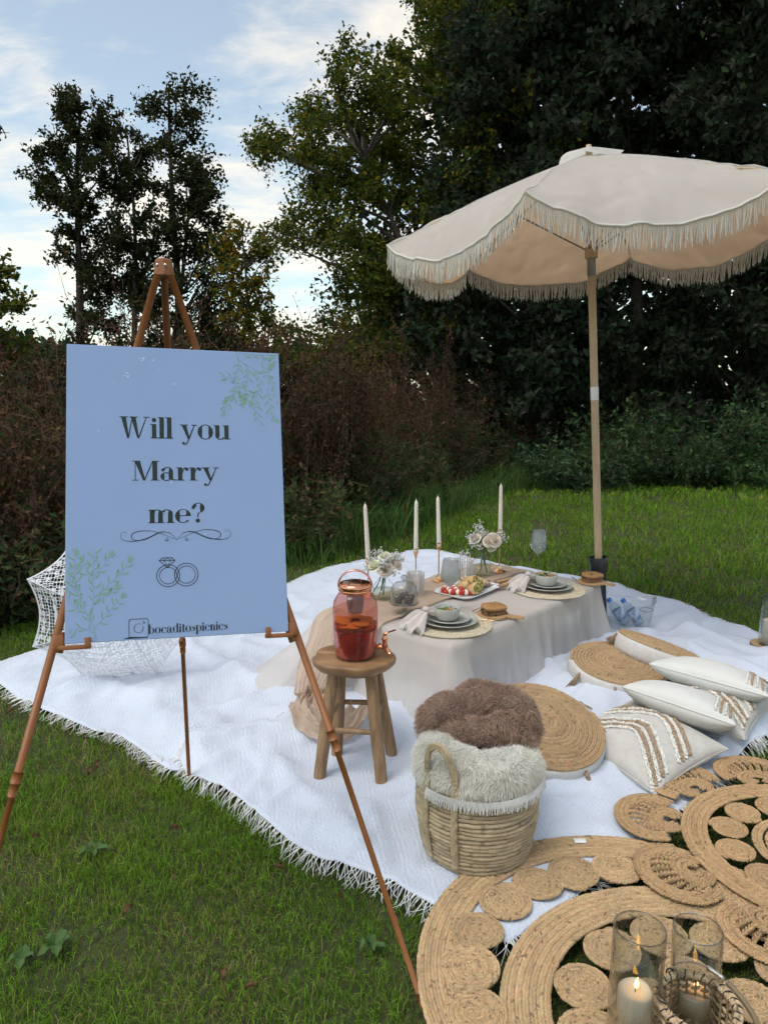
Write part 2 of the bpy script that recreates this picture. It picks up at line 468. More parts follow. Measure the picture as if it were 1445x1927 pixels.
def blades(n_pts, x, y, h, w, lean, col, z0=0.0, stiff=.5):
    n = len(x); a = rng.uniform(0, 2 * np.pi, n); b = rng.uniform(0, 2 * np.pi, n)
    L = np.stack([np.cos(b), np.sin(b), np.zeros(n)], 1) * (lean * h)[:, None]
    S = np.stack([np.cos(a), np.sin(a), np.zeros(n)], 1) * (w / 2)[:, None]
    B0 = np.stack([x, y, np.full(n, z0)], 1)
    mid = B0 + L * .32; mid[:, 2] += h * .62
    tip = B0 + L; tip[:, 2] += h * np.sqrt(np.clip(1 - .55 * lean ** 2, .12, 1))
    V = np.stack([B0 - S, B0 + S, mid - S * .8, mid + S * .8, tip], 1)
    k = np.arange(n)[:, None] * 5
    q = k + np.array([[0, 1, 3, 2]]); t = k + np.array([[2, 3, 4]])
    return V.reshape(-1, 3), t, q, np.repeat(col, 5, 0)
def lawn_col(x, y, n):
    p = fbm(x * 2.3, y * 2.3, 11, 3)
    base = np.array([.112, .230, .020]) * (1 - p)[:, None] + np.array([.165, .292, .026]) * p[:, None]
    c = base * rng.uniform(.5, 1.5, (n, 1))
    dry = rng.random(n) < (.06 + np.where(y < 5, .75, .25) * np.clip(.45 - fbm(x * 1.9 + 4, y * 1.9, 61, 3), 0, 1) * 2)
    c[dry] = np.array([.34, .29, .10]) * rng.uniform(.6, 1.2, (dry.sum(), 1))
    return c
gm = MB()
def sow(n, y0, y1, hmin, hmax, wmin, wmax, spread=.62, xoff=0.0):
    y = np.sqrt(rng.uniform(y0 ** 2, y1 ** 2, n)); x = rng.uniform(-1, 1, n) * spread * (y + .35) + xoff
    inside = inpoly(x, y, shrink(POLY_A, .02)) | inpoly(x, y, shrink(POLY_B, .02))
    thin = (fbm(x * 3.5, y * 3.5, 51, 3) < .42) & (rng.random(n) < .5)
    k = ~inside & ~thin; x, y = x[k], y[k]; m = len(x)
    h = rng.uniform(hmin, hmax, m) * (.25 + 1.0 * fbm(x * 1.7, y * 1.7, 4, 2) + .6 * fbm(x * 7, y * 7, 14, 2))
    onrug = (np.hypot(x - .64, y - 1.57) < .57) | (np.hypot(x - 1.30, y - 2.05) < .58)
    h[onrug] *= .3
    w = rng.uniform(wmin, wmax, m)
    V, t, q, c = blades(m, x, y, h, w, rng.uniform(.25, 1.15, m), lawn_col(x, y, m))
    gm.add(V, tris=t, quads=q, col=c)
sow(80000, 1.15, 2.6, .018, .044, .0015, .0032)
sow(85000, 2.6, 5.0, .022, .048, .0022, .0042)
sow(72000, 5.0, 9.5, .035, .065, .005, .009, .60)
sow(45000, 9.5, 15.0, .05, .10, .010, .019, .60)
o = build('grass', gm, M['grass'], kind='stuff', smooth=False)
o['label'] = 'short green lawn grass around the picnic'

# ================================================================== trees
def leafset(pos, size, cols, up=.35, asp=.55, droop=0.0):
    n = len(pos)
    d = norm(rng.normal(size=(n, 3)) + np.array([0, 0, -droop]))
    nn = norm(rng.normal(size=(n, 3)) + np.array([0, 0, up * 2]))
    s = norm(np.cross(nn, d)); nn = np.cross(d, s)
    L = size[:, None]
    V = np.stack([pos, pos + d * L * .45 + s * L * asp * .5 + nn * L * .10, pos + d * L, pos + d * L * .45 - s * L * asp * .5 + nn * L * .10], 1)
    k = np.arange(n)[:, None] * 4
    return V.reshape(-1, 3), k + np.array([[0, 1, 2, 3]]), np.repeat(cols, 4, 0)
def mixcol(n, pal, wts, jit=.3):
    pal = np.array(pal); i = rng.choice(len(pal), n, p=np.array(wts) / np.sum(wts))
    return pal[i] * rng.uniform(1 - jit, 1 + jit, (n, 1))
def curve(a, b, n, wob, sag=0.0):
    t = np.linspace(0, 1, n)[:, None]; a = np.asarray(a, float); b = np.asarray(b, float)
    p = a * (1 - t) + b * t
    L = np.linalg.norm(b - a)
    w = rng.normal(size=(3, 3)) * wob * L
    for k in range(3): p = p + w[k] * np.sin((k + 1) * np.pi * t) / (k + 1)
    p[:, 2] += sag * L * np.sin(np.pi * t[:, 0])
    return p
def tree(name, label, base, top, blobs, nleaf, lsize, pal, wts, tr, group=None, up=.35, asp=.6, spread=.13, droop=0.0, twigs=7, extra_trunks=()):
    t = thing(name, label, 'tree', base, group)
    wood = MB(); pts = []
    tk = curve(base, top, 14, .012)
    wood.tube(tk, np.linspace(tr, tr * .18, 14), 8)
    trunks = [tk]
    for b2, t2, r2 in extra_trunks:
        k2 = curve(b2, t2, 12, .02); wood.tube(k2, np.linspace(r2, r2 * .2, 12), 7); trunks.append(k2)
    tot = sum(b[3] ** 2.3 for b in blobs)
    for (cx, cy, cz, r) in blobs:
        c = np.array([cx, cy, cz])
        best = None
        for k in trunks:
            hz = np.linalg.norm(k[:, :2] - c[:2], axis=1); want = c[2] - .55 * hz - .1
            cost = np.abs(k[:, 2] - want) + .5 * hz
            i = int(np.argmin(cost[1:])) + 1
            if best is None or cost[i] < best[0]: best = (cost[i], k[i])
        s = best[1]; L = np.linalg.norm(c - s)
        lb = curve(s, c, 9, .05, .06)
        wood.tube(lb, np.linspace(max(.012, tr * .10 + .009 * L), .008, 9), 5, cap=False)
        nl = int(nleaf * r ** 2.3 / tot)
        ends = c + norm(rng.normal(size=(twigs, 3))) * r * rng.uniform(.65, 1.1, (twigs, 1)) * np.array([1, 1, .85])
        tw = []
        for e in ends:
            s2 = lb[rng.integers(4, 9)]
            q = curve(s2, e, 6, .06, .03); tw.append(q)
            wood.tube(q[[0, 2, 4, 5]], np.linspace(.009, .003, 4), 3, cap=False)
        tw = np.array(tw)
        i = rng.integers(0, twigs, nl); tt = rng.uniform(.8, 4.999, nl); j = tt.astype(int); f = (tt - j)[:, None]
        p = tw[i, j] * (1 - f) + tw[i, np.minimum(j + 1, 5)] * f
        pts.append(p + rng.normal(size=(nl, 3)) * r * spread)
    pts = np.vstack(pts); n = len(pts)
    V, q, c = leafset(pts, lsize * rng.uniform(.6, 1.25, n), mixcol(n, pal, wts), up, asp, droop)
    build('trunk', wood, M['bark'], t)
    lf = MB(); lf.add(V, quads=q, col=c); build('crown', lf, M['leaf'], t, smooth=False)
    return t
def fillpoly(poly, spacing, y0, y1, rpx, jitter=.35):
    poly = np.array(poly, float); out = []
    x0, x1, ya, yb = poly[:, 0].min(), poly[:, 0].max(), poly[:, 1].min(), poly[:, 1].max()
    for gx_ in np.arange(x0, x1, spacing):
        for gy_ in np.arange(ya, yb, spacing):
            px, py = gx_ + rng.normal() * spacing * jitter, gy_ + rng.normal() * spacing * jitter
            if inpoly(np.array([px]), np.array([py]), poly)[0]:
                d = rng.uniform(y0, y1); q = Q(px, py, d); out.append((*q, rpx * d / FPX * rng.uniform(.75, 1.3)))
    return out
GREEN = [(.050, .084, .017), (.082, .115, .020), (.155, .150, .020), (.23, .175, .02)]
DARK = [(.024, .036, .012), (.034, .046, .015), (.044, .044, .015), (.070, .065, .018)]
bl = fillpoly([(150, 168), (185, 190), (232, 225), (215, 330), (250, 450), (225, 560), (250, 640), (95, 650), (130, 560), (95, 470), (75, 400), (42, 335), (80, 260), (115, 180)], 36, 15.4, 17, 34)
tree('alder_tree', 'slim dark tree with ragged crown rising behind the top left of the sign', Q(132, 700, 16.2) * [1, 1, 0], Q(152, 200, 16.2), bl, 16000, .088, DARK, (3, 3, 2, 1), .13, up=.1)
bl = fillpoly([(285, 145), (345, 150), (375, 200), (412, 260), (400, 340), (420, 430), (478, 560), (480, 660), (190, 660), (215, 520), (200, 430), (222, 330), (205, 240), (268, 215)], 38, 15.2, 17.2, 38)
tree('alder_tree', 'taller bushy dark tree directly above the easel top', Q(352, 700, 16.4) * [1, 1, 0], Q(318, 165, 16.4), bl, 29000, .088, DARK, (3, 3, 2, 1), .13, up=.1,
     extra_trunks=[(Q(235, 700, 16) * [1, 1, 0], Q(240, 260, 16.2), .09), (Q(300, 700, 16.8) * [1, 1, 0], Q(375, 300, 16.6), .08)])
# small tree with turning leaves
bl = fillpoly([(430, 395), (480, 420), (520, 470), (520, 560), (560, 640), (430, 640), (400, 500), (395, 440)], 34, 14, 15, 34)
tree('maple_sapling', 'small tree with yellowing leaves between the twin trees and the wood', Q(470, 720, 14.5) * [1, 1, 0], Q(455, 430, 14.5), bl, 2600, .10, GREEN + [(.24, .14, .015)], (1, 2, 3, 2, 2.2), .06, up=.1)
# big maple
mp = [(790, -120), (775, -20), (740, 70), (690, 80), (600, 95), (585, 140), (560, 200), (520, 250), (480, 290), (455, 365), (480, 410), (500, 460), (505, 500), (590, 505), (575, 575), (500, 590), (480, 630), (520, 700), (800, 690), (1000, 560), (1160, 400), (1200, -120)]
bl = fillpoly(mp, 56, 11.9, 14.6, 52)
bl = [b for b in bl if rng.random() < .93]
tree('maple_tree', 'large spreading tree with yellow green leaves filling the middle of the skyline', Q(975, 800, 13.6) * [1, 1, 0], Q(968, -150, 13.4), bl, 104000, .080, GREEN, (3.2, 3.6, 2.0, 1.0), .19, up=.25, spread=.15,
     extra_trunks=[(Q(960, 800, 13.4) * [1, 1, 0], Q(875, -60, 13.0), .12), (Q(930, 800, 13) * [1, 1, 0], Q(690, 300, 12.8), .10)])
# dark broadleaf trees on the right
dp = [(.022, .040, .022), (.030, .048, .026), (.044, .042, .032), (.036, .060, .022)]
for poly, base, topp, lab, d0, d1 in (
    ([(860, 60), (1130, -140), (1140, 560), (1130, 850), (1000, 860), (900, 760), (800, 660), (720, 600), (850, 500)], (1010, 860), (1000, -100), 'dense dark broadleaf tree behind the tall taper candles and parasol canopy', 11.4, 13.0),
    ([(1060, -140), (1330, -140), (1320, 860), (1080, 860), (1010, 640)], (1190, 850), (1180, -120), 'dense dark broadleaf tree right behind the parasol pole', 11.6, 13.2),
    ([(1290, -140), (1580, -140), (1580, 870), (1300, 870), (1250, 600)], (1420, 850), (1430, -120), 'dense dark broadleaf tree at the right edge of the clearing', 11.2, 13.0)):
    bl = fillpoly(poly, 60, d0, d1, 62)
    tree('broadleaf_tree', lab, Q(base[0], base[1], 12.6) * [1, 1, 0], Q(topp[0], topp[1], 12.6), bl, 27000, .135, dp, (3, 3, 2, 1), .14, up=.5, asp=.6, spread=.15, droop=.7, twigs=8)
# backing trees deeper in the wood
for poly, base, topp, lab in (
    ([(640, 240), (1000, -100), (1060, 700), (560, 690), (700, 420)], (850, 780), (850, 0), 'shadowed tree deep in the wood behind the spreading tree'),
    ([(980, -140), (1330, -140), (1330, 800), (980, 800)], (1150, 780), (1150, -100), 'shadowed tree deep in the wood behind the parasol'),
    ([(1280, -140), (1640, -140), (1640, 800), (1280, 800)], (1450, 780), (1450, -100), 'shadowed tree deep in the wood at the far right')):
    bl = fillpoly(poly, 75, 15.5, 17.5, 80)
    tree('woodland_tree', lab, Q(base[0], base[1], 16.5) * [1, 1, 0], Q(topp[0], topp[1], 16.5), bl, 7000, .20, dp, (3, 3, 1, 2), .16, up=.4, asp=.7, spread=.16)
# far mass of the wood closing the clearing
n = 30000
x = rng.uniform(-18, 17, n); y = rng.uniform(18, 21.5, n)
top_ = np.where(x < -.5, 1.9 + 1.3 * fbm(x * .45, x * 0, 200, 3), 3.0 + np.clip(x + .5, 0, 5) * 1.5)
z = top_ * rng.random(n) ** .9
V, q, c = leafset(np.stack([x, y, z], 1), rng.uniform(.2, .42, n), mixcol(n, dp + [(.05, .06, .02)], (3, 3, 2, 2, 1)), .3, .7)
fw = MB(); fw.add(V, quads=q, col=c); o = build('far_wood', fw, M['leaf'], kind='stuff', smooth=False); o['label'] = 'far mass of trees and hedge closing the clearing'
# left edge
bl = fillpoly([(-160, 500), (-20, 500), (30, 540), (60, 600), (70, 680), (-160, 680)], 40, 11, 12.4, 40)
tree('hazel_bush', 'dark leafy bush on the far left behind the brown weeds', Q(-20, 760, 11.7) * [1, 1, 0], Q(-30, 540, 11.7), bl, 4200, .10, GREEN, (3, 3, 2, 1), .06, up=.2)
bl = [(*Q(-30, 245, 8.5), .22), (*Q(4, 240, 8.5), .12), (*Q(-120, 200, 8.5), .5), (*Q(-200, 300, 8.6), .7), (*Q(-180, 120, 8.6), .6)]
tree('copper_tree', 'reddish leafed twig reaching in from the left edge of the sky', Q(-230, 900, 8.6) * [1, 1, 0], Q(-190, 150, 8.6), bl, 1500, .075, [(.10, .04, .025), (.07, .05, .02)], (2, 1), .07)

# ================================================================== thicket of dry weeds and green undergrowth
def weed(name, label, group, base, h, rad, nst, nl, lsize, pal, wts, stemmat='stem', curv=.18, low=.15, asp=.45, cat='shrub'):
    base = np.asarray(base, float) * [1, 1, 0]
    t = thing(name, label, cat, base, group)
    st = MB(); pts = []
    for _ in range(nst):
        a = rng.uniform(0, 2 * np.pi); r0 = rad * .55 * math.sqrt(rng.random())
        b = base + [math.cos(a) * r0, math.sin(a) * r0, 0]
        hh = h * (rng.uniform(.5, 1.0) if rng.random() < .8 else rng.uniform(.95, 1.14)) * (1 - .45 * (r0 / rad) ** 2)
        e = b + np.array([math.cos(a) * rad * rng.uniform(.1, .6), math.sin(a) * rad * rng.uniform(.1, .6), hh])
        q = curve(b, e, 8, curv * .3); st.tube(q[[0, 2, 4, 6, 7]], np.linspace(.006, .002, 5), 3, cap=False)
        sp = []
        for _k in range(5):
            j = rng.integers(3, 8); e2 = q[j] + rng.normal(size=3) * rad * .28 + [0, 0, hh * .10]
            q2 = curve(q[j], e2, 5, .05); st.tube(q2[::2], np.linspace(.003, .0015, 3), 3, cap=False); sp.append(q2)
        k = nl // nst; sp = np.array(sp)
        i = rng.integers(0, 5, k); j = rng.integers(0, 5, k)
        p = sp[i, j] + rng.normal(size=(k, 3)) * rad * .055
        m = rng.random(k) < .42
        jj = np.clip((low + (1 - low) * rng.random(m.sum())) * 7, 0, 6.99); ja = jj.astype(int); f = (jj - ja)[:, None]
        p[m] = q[ja] * (1 - f) + q[ja + 1] * f + rng.normal(size=(m.sum(), 3)) * rad * .07
        pts.append(p)
    p = np.vstack(pts); p = p[p[:, 2] > .01]; n = len(p)
    tint = rng.uniform(.6, 1.3) * np.array([rng.uniform(.9, 1.1), 1, rng.uniform(.85, 1.1)])
    V, q, c = leafset(p, lsize * rng.uniform(.5, 1.3, n), mixcol(n, pal, wts, .4) * tint, .2, asp)
    build('stems', st, M[stemmat], t)
    lf = MB(); lf.add(V, quads=q, col=c); build('foliage', lf, M['leaf'], t, smooth=False)
    return t
BROWN = [(.115, .060, .036), (.080, .044, .030), (.155, .085, .042), (.062, .064, .022), (.036, .056, .018)]
ORD = ['first', 'second', 'third', 'fourth', 'fifth', 'sixth', 'seventh', 'eighth', 'ninth', 'tenth', 'eleventh', 'twelfth']
def rank(spots, i):                # place of a clump counted from the left of the picture
    return ORD[sorted(range(len(spots)), key=lambda k: spots[k][0]).index(i)]
SPL = ['front clump of dry brown weeds cut by the left edge', 'front clump of dry brown weeds, second from the left edge', 'front clump of dry brown weeds, third from the left edge', 'front clump of dry brown weeds touching the sign side',
       'rear clump of dry brown weeds cut by the left edge', 'rear clump of dry brown weeds, second from the left edge', 'rear clump of dry brown weeds nearest the sign']
for wl_, (px, py, h) in zip(SPL, ((-30, 1150, 1.45), (25, 1135, 1.5), (85, 1120, 1.45), (150, 1100, 1.5), (-40, 1060, 1.65), (40, 1050, 1.7), (110, 1040, 1.7))):
    weed('dry_weed_clump', wl_, 'dry weeds left of the sign', P(px, py), h * rng.uniform(.85, 1.08), .50, 30, 4200, .046, BROWN, (3, 3, 2, 1.6, 1.4), low=.02)
SPB = ((215, 1050, 2.0), (285, 1030, 2.15), (350, 1020, 2.1), (420, 1020, 1.95), (490, 1015, 1.8))
for i_, (px, py, h) in enumerate(SPB):
    weed('dry_weed_clump', f'brown weeds showing above the sign, {rank(SPB, i_)} clump from its left corner', 'dry weeds behind the sign', P(px, py), h, .58, 26, 3600, .048, BROWN, (3, 3, 2, 1, 1), low=.1)
SPM = ((545, 1020, 1.72), (590, 1000, 1.8), (640, 985, 1.78), (690, 960, 1.8), (740, 940, 1.75), (600, 960, 2.05), (680, 930, 2.05), (800, 920, 1.85), (770, 905, 2.0), (860, 905, 1.75), (960, 893, 1.6))
for i_, (px, py, h) in enumerate(SPM):
    weed('dry_weed_clump', f'tall dry brown weeds right of the sign, {rank(SPM, i_)} clump from the sign edge', 'dry weeds between the sign and the candles', P(px, py), h * rng.uniform(.78, 1.08), .56, 34, 4800, .052, BROWN, (3, 3, 2, 1.7, 1.5), low=.05)
SPP = ((575, 990, 2.15), (655, 950, 2.2), (725, 925, 2.3), (835, 905, 2.2))
for i_, (px, py, h) in enumerate(SPP):
    weed('dry_weed_plume', f'taller brown weed plume rising out of the thicket, {rank(SPP, i_)} from the sign', 'tall plumes in the thicket', P(px, py), h, .26, 12, 1500, .045, BROWN, (3, 3, 3, 1, .6), low=.3)
NET = [(.055, .115, .050), (.075, .145, .062), (.10, .165, .060), (.04, .080, .036)]
MIXED = [(.055, .085, .03), (.075, .09, .032), (.13, .085, .045), (.035, .062, .024)]
SPG = ((30, 1165, .55, .45), (100, 1150, .6, .45), (-25, 1175, .5, .4), (565, 1045, .6, .45), (620, 1010, .85, .5), (700, 985, .9, .5), (780, 955, .8, .6), (850, 925, .9, .7), (905, 905, .95, .6), (960, 892, 1.0, .7), (900, 880, 1.3, .7))
for i_, (px, py, h, r) in enumerate(SPG):
    weed('green_weed_clump', f'low green weeds at the foot of the brown thicket, {rank(SPG, i_)} from the left edge', 'green weeds at the foot of the thicket', P(px, py), h, r, 24, 2600, .06, MIXED, (3, 2, 1.4, 2), low=.02)
SPN = ((1075, 918, .45, .8), (1150, 914, .60, .8), (1215, 908, 1.15, .7), (1265, 916, .6, .7), (1330, 910, .95, .8), (1395, 915, .6, .8), (1455, 912, 1.0, .8), (1030, 906, .5, .7), (1150, 903, 1.0, .8), (1300, 903, .8, .9), (1420, 903, 1.35, .8), (1515, 914, .8, .9))
for i_, (px, py, h, r) in enumerate(SPN):
    weed('nettle_clump', f'dark green nettle patch along the wood edge, {rank(SPN, i_)} counted from the left', 'nettles along the wood edge', P(px, py), h, r, 30, 3400, .09, NET, (3, 3, 2, 2), low=.02, cat='plant')
# long grass along the thicket
n = 9000
tpx = rng.random(n)
line = resample(np.vstack([P(-60, 1165)[:2], P(120, 1120)[:2], P(560, 1062)[:2], P(640, 1040)[:2], P(760, 995)[:2], P(850, 955)[:2], P(950, 925)[:2], P(1100, 915)[:2], P(1300, 915)[:2], P(1500, 915)[:2]]), 400)
i = rng.integers(0, 400, n); off = np.abs(rng.normal(size=n)) * .32 - .12
x = line[i, 0] + rng.normal(size=n) * .12; y = line[i, 1] + off * 1.3
hh = rng.uniform(.14, .42, n) * (.5 + fbm(x * 1.3, y * 1.3, 8, 2))
tg = MB(); V, t_, q_, c_ = blades(n, x, y, hh, rng.uniform(.006, .012, n), rng.uniform(.3, 1.2, n), mixcol(n, [(.065, .135, .034), (.09, .17, .042), (.17, .17, .06)], (3, 3, .7), .35))
tg.add(V, tris=t_, quads=q_, col=c_)
o = build('tall_grass', tg, M['grass'], kind='stuff', smooth=False); o['label'] = 'long unmown grass along the foot of the thicket'
# ================================================================== picnic throws
def coons(c0, c1, d0, d1, nu, nv):
    c0, c1 = resample(c0, nu), resample(c1, nu); d0, d1 = resample(d0, nv), resample(d1, nv)
    u = np.linspace(0, 1, nu)[:, None, None]; v = np.linspace(0, 1, nv)[None, :, None]
    S = (1 - v) * c0[:, None] + v * c1[:, None] + (1 - u) * d0[None] + u * d1[None]
    return S - ((1 - u) * (1 - v) * c0[0] + u * (1 - v) * c0[-1] + (1 - u) * v * c1[0] + u * v * c1[-1])
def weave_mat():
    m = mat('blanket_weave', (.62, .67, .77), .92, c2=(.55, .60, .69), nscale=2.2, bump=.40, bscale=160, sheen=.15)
    n, l = m.node_tree.nodes, m.node_tree.links
    bp = [x for x in n if x.type == 'BUMP'][0]; nb = bp.inputs['Height'].links[0].from_socket
    tc = [x for x in n if x.type == 'TEX_COORD'][0]
    mp = n.new('ShaderNodeMapping'); mp.inputs['Rotation'].default_value = (0, 0, R(38)); l.new(tc.outputs['Object'], mp.inputs[0])
    def wave(d, s, dist):
        w = n.new('ShaderNodeTexWave'); w.bands_direction = d; w.inputs['Scale'].default_value = s; w.inputs['Distortion'].default_value = dist
        w.inputs['Detail'].default_value = 2; w.inputs['Detail Scale'].default_value = 3; l.new(mp.outputs[0], w.inputs['Vector']); return w.outputs['Fac']
    a, b, c = wave('X', 34, 2.2), wave('Y', 30, 2.2), wave('DIAGONAL', 30, 3.0)
    ck = n.new('ShaderNodeTexChecker'); ck.inputs['Scale'].default_value = 22; l.new(mp.outputs[0], ck.inputs['Vector'])
    mx = n.new('ShaderNodeMix'); l.new(ck.outputs['Fac'], mx.inputs[0]); l.new(a, mx.inputs[2]); l.new(c, mx.inputs[3])
    ad = n.new('ShaderNodeMath'); ad.operation = 'MULTIPLY_ADD'; l.new(mx.outputs[0], ad.inputs[0]); ad.inputs[1].default_value = .8; l.new(nb, ad.inputs[2])
    a2 = n.new('ShaderNodeMath'); a2.operation = 'MULTIPLY_ADD'; l.new(b, a2.inputs[0]); a2.inputs[1].default_value = .35; l.new(ad.outputs[0], a2.inputs[2])
    l.new(a2.outputs[0], bp.inputs['Height'])
    return m
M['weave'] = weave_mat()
def throw(name, label, c0, c1, d0, d1, lift, fr_edges, seed):
    nu, nv = 150, 150
    S = coons(c0, c1, d0, d1, nu, nv)
    x, y = S[..., 0], S[..., 1]
    u = np.linspace(0, 1, nu)[:, None]; v = np.linspace(0, 1, nv)[None]
    e = np.minimum(np.minimum(u, 1 - u), np.minimum(v, 1 - v))
    k = np.clip(e / .05, 0, 1); k = k * k * (3 - 2 * k)
    z = lift + .008 + cloth_h(x, y) * (.35 + .65 * k) + (1 - k) * .02 * vnoise(x * 7, y * 7, seed)
    if lift > .005: z = z + .020 * np.exp(-(u / .012) ** 2) * (.4 + 1.2 * vnoise(y * 6, x * 6, 77))
    mb = MB(); V = np.stack([x, y, z], -1)
    mb.grid(V.reshape(-1, 3), nu, nv)
    c = V[nu // 2, nv // 2] * [1, 1, 0]
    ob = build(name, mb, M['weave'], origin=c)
    sol = ob.modifiers.new('thickness', 'SOLIDIFY'); sol.thickness = .004; sol.offset = 1
    tag(ob, label, 'blanket')
    fm = MB()
    edges = {'c0': V[:, 0], 'c1': V[:, -1], 'd0': V[0], 'd1': V[-1]}
    cen = V.reshape(-1, 3).mean(0)
    for ed, step in fr_edges:
        E_ = edges[ed]; L = np.linalg.norm(np.diff(E_, axis=0), axis=1).sum(); m = int(L / step)
        pts = resample(E_, m); tan = norm(np.gradient(pts, axis=0)); out = np.cross(tan, [0, 0, 1.0])
        if ((pts + out - cen) ** 2).sum() < ((pts - out - cen) ** 2).sum(): out = -out
        for i in range(m):
            if rng.random() < .04 + .5 * (vnoise(i * .09, i * 0. + seed, 300) < .28): continue
            ln = rng.uniform(.022, .058); sk = rng.normal() * .5
            d = norm(out[i] + tan[i] * sk)
            for _k in range(2):
                d2 = norm(d + tan[i] * rng.normal() * .25)
                t = np.linspace(0, 1, 5)[:, None]
                p = pts[i] + tan[i] * rng.normal() * .002 + d2 * ln * t + tan[i] * rng.normal() * .020 * t * t
                p[:, 2] = pts[i][2] + .003 + (-pts[i][2] + .015 + rng.uniform(-.006, .012)) * t[:, 0] ** 1.3
                fm.tube(p, np.linspace(.0016, .0008, 5), 3, cap=False)
    build('fringe', fm, M['thread'], ob, kind='stuff')
    return ob
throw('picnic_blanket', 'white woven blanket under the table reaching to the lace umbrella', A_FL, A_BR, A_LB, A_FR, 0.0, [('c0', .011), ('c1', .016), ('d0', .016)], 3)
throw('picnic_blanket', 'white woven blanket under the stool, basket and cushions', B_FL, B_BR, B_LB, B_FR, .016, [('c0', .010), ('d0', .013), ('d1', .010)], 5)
def BZ(x, y, b=True): return float(cloth_h(np.array([x]), np.array([y]))[0]) + (.022 if b else .012)

# ================================================================== sign
SO = np.array([-.47057, 1.65473, .87785]); yaw, tilt, roll, SW, SH = .28787, .31164, -.0345, .5, .7
_r = np.array([math.cos(yaw), math.sin(yaw), 0]); _bk = np.array([-math.sin(yaw), math.cos(yaw), 0])
_u = np.array([0, 0, 1]) * math.cos(tilt) + _bk * math.sin(tilt)
SR = _r * math.cos(roll) + _u * math.sin(roll); SU = -_r * math.sin(roll) + _u * math.cos(roll); SN = np.cross(SR, SU)
def S3(u, v, n=0.0):
    u, v = np.asarray(u, float), np.asarray(v, float)
    return SO + SR * (u - SW / 2)[..., None] + SU * v[..., None] + SN * n
sg = thing('sign_board', 'pale board reading Will you Marry me propped on a brown easel', 'sign', S3(.25, 0))
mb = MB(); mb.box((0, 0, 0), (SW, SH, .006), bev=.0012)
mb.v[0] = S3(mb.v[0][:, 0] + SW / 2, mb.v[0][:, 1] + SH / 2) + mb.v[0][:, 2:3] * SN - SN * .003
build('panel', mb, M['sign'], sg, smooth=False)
class Ink:
    def __init__(s): s.mb = MB()
    def strip(s, L, Rr):
        L, Rr = np.asarray(L, float), np.asarray(Rr, float); n = len(L)
        V = np.stack([L, Rr], 1).reshape(-1, 2); k = np.arange(n - 1)[:, None] * 2
        s.mb.add(np.c_[V, np.zeros(len(V))], quads=k + np.array([[0, 1, 3, 2]]))
    def stroke(s, pts, w):
        p = np.asarray(pts, float); w = np.broadcast_to(np.asarray(w, float), (len(p),))
        t = norm(np.gradient(p, axis=0)); nn = np.stack([-t[:, 1], t[:, 0]], 1)
        s.strip(p + nn * w[:, None] / 2, p - nn * w[:, None] / 2)
    def rect(s, x0, y0, x1, y1): s.strip([(x0, y0), (x0, y1)], [(x1, y0), (x1, y1)])
    def para(s, a, b, yt, c, d, yb): s.strip([(a, yt), (c, yb)], [(b, yt), (d, yb)])     # top a..b, bottom c..d
    def ring(s, cx, cy, rx, ry, thick, thin, a0=0, a1=360, n=40):
        a = np.radians(np.linspace(a0, a1, n)); w = thin + (thick - thin) * np.abs(np.cos(a)) ** 1.5
        o = np.stack([cx + rx * np.cos(a), cy + ry * np.sin(a)], 1)
        i = np.stack([cx + (rx - w) * np.cos(a), cy + (ry - thin) * np.sin(a)], 1)
        s.strip(o, i)
    def disc(s, cx, cy, rx, ry=None, n=18):
        ry = ry or rx; a = np.linspace(0, 2 * np.pi, n, endpoint=False)
        V = np.vstack([np.stack([cx + rx * np.cos(a), cy + ry * np.sin(a)], 1), [[cx, cy]]])
        s.mb.add(np.c_[V, np.zeros(n + 1)], tris=[(n, i, (i + 1) % n) for i in range(n)])
    def put(s, name, m, scale=1.0, ou=0.0, ov=0.0, ang=0.0, lift=.0006):
        ca, sa = math.cos(ang), math.sin(ang)
        for i, V in enumerate(s.mb.v):
            x, y = V[:, 0] * scale, V[:, 1] * scale
            s.mb.v[i] = S3(ou + x * ca - y * sa, ov + x * sa + y * ca, lift)
        return build(name, s.mb, m, sg, smooth=False)
XH, T_, t_n = .67, .205, .04
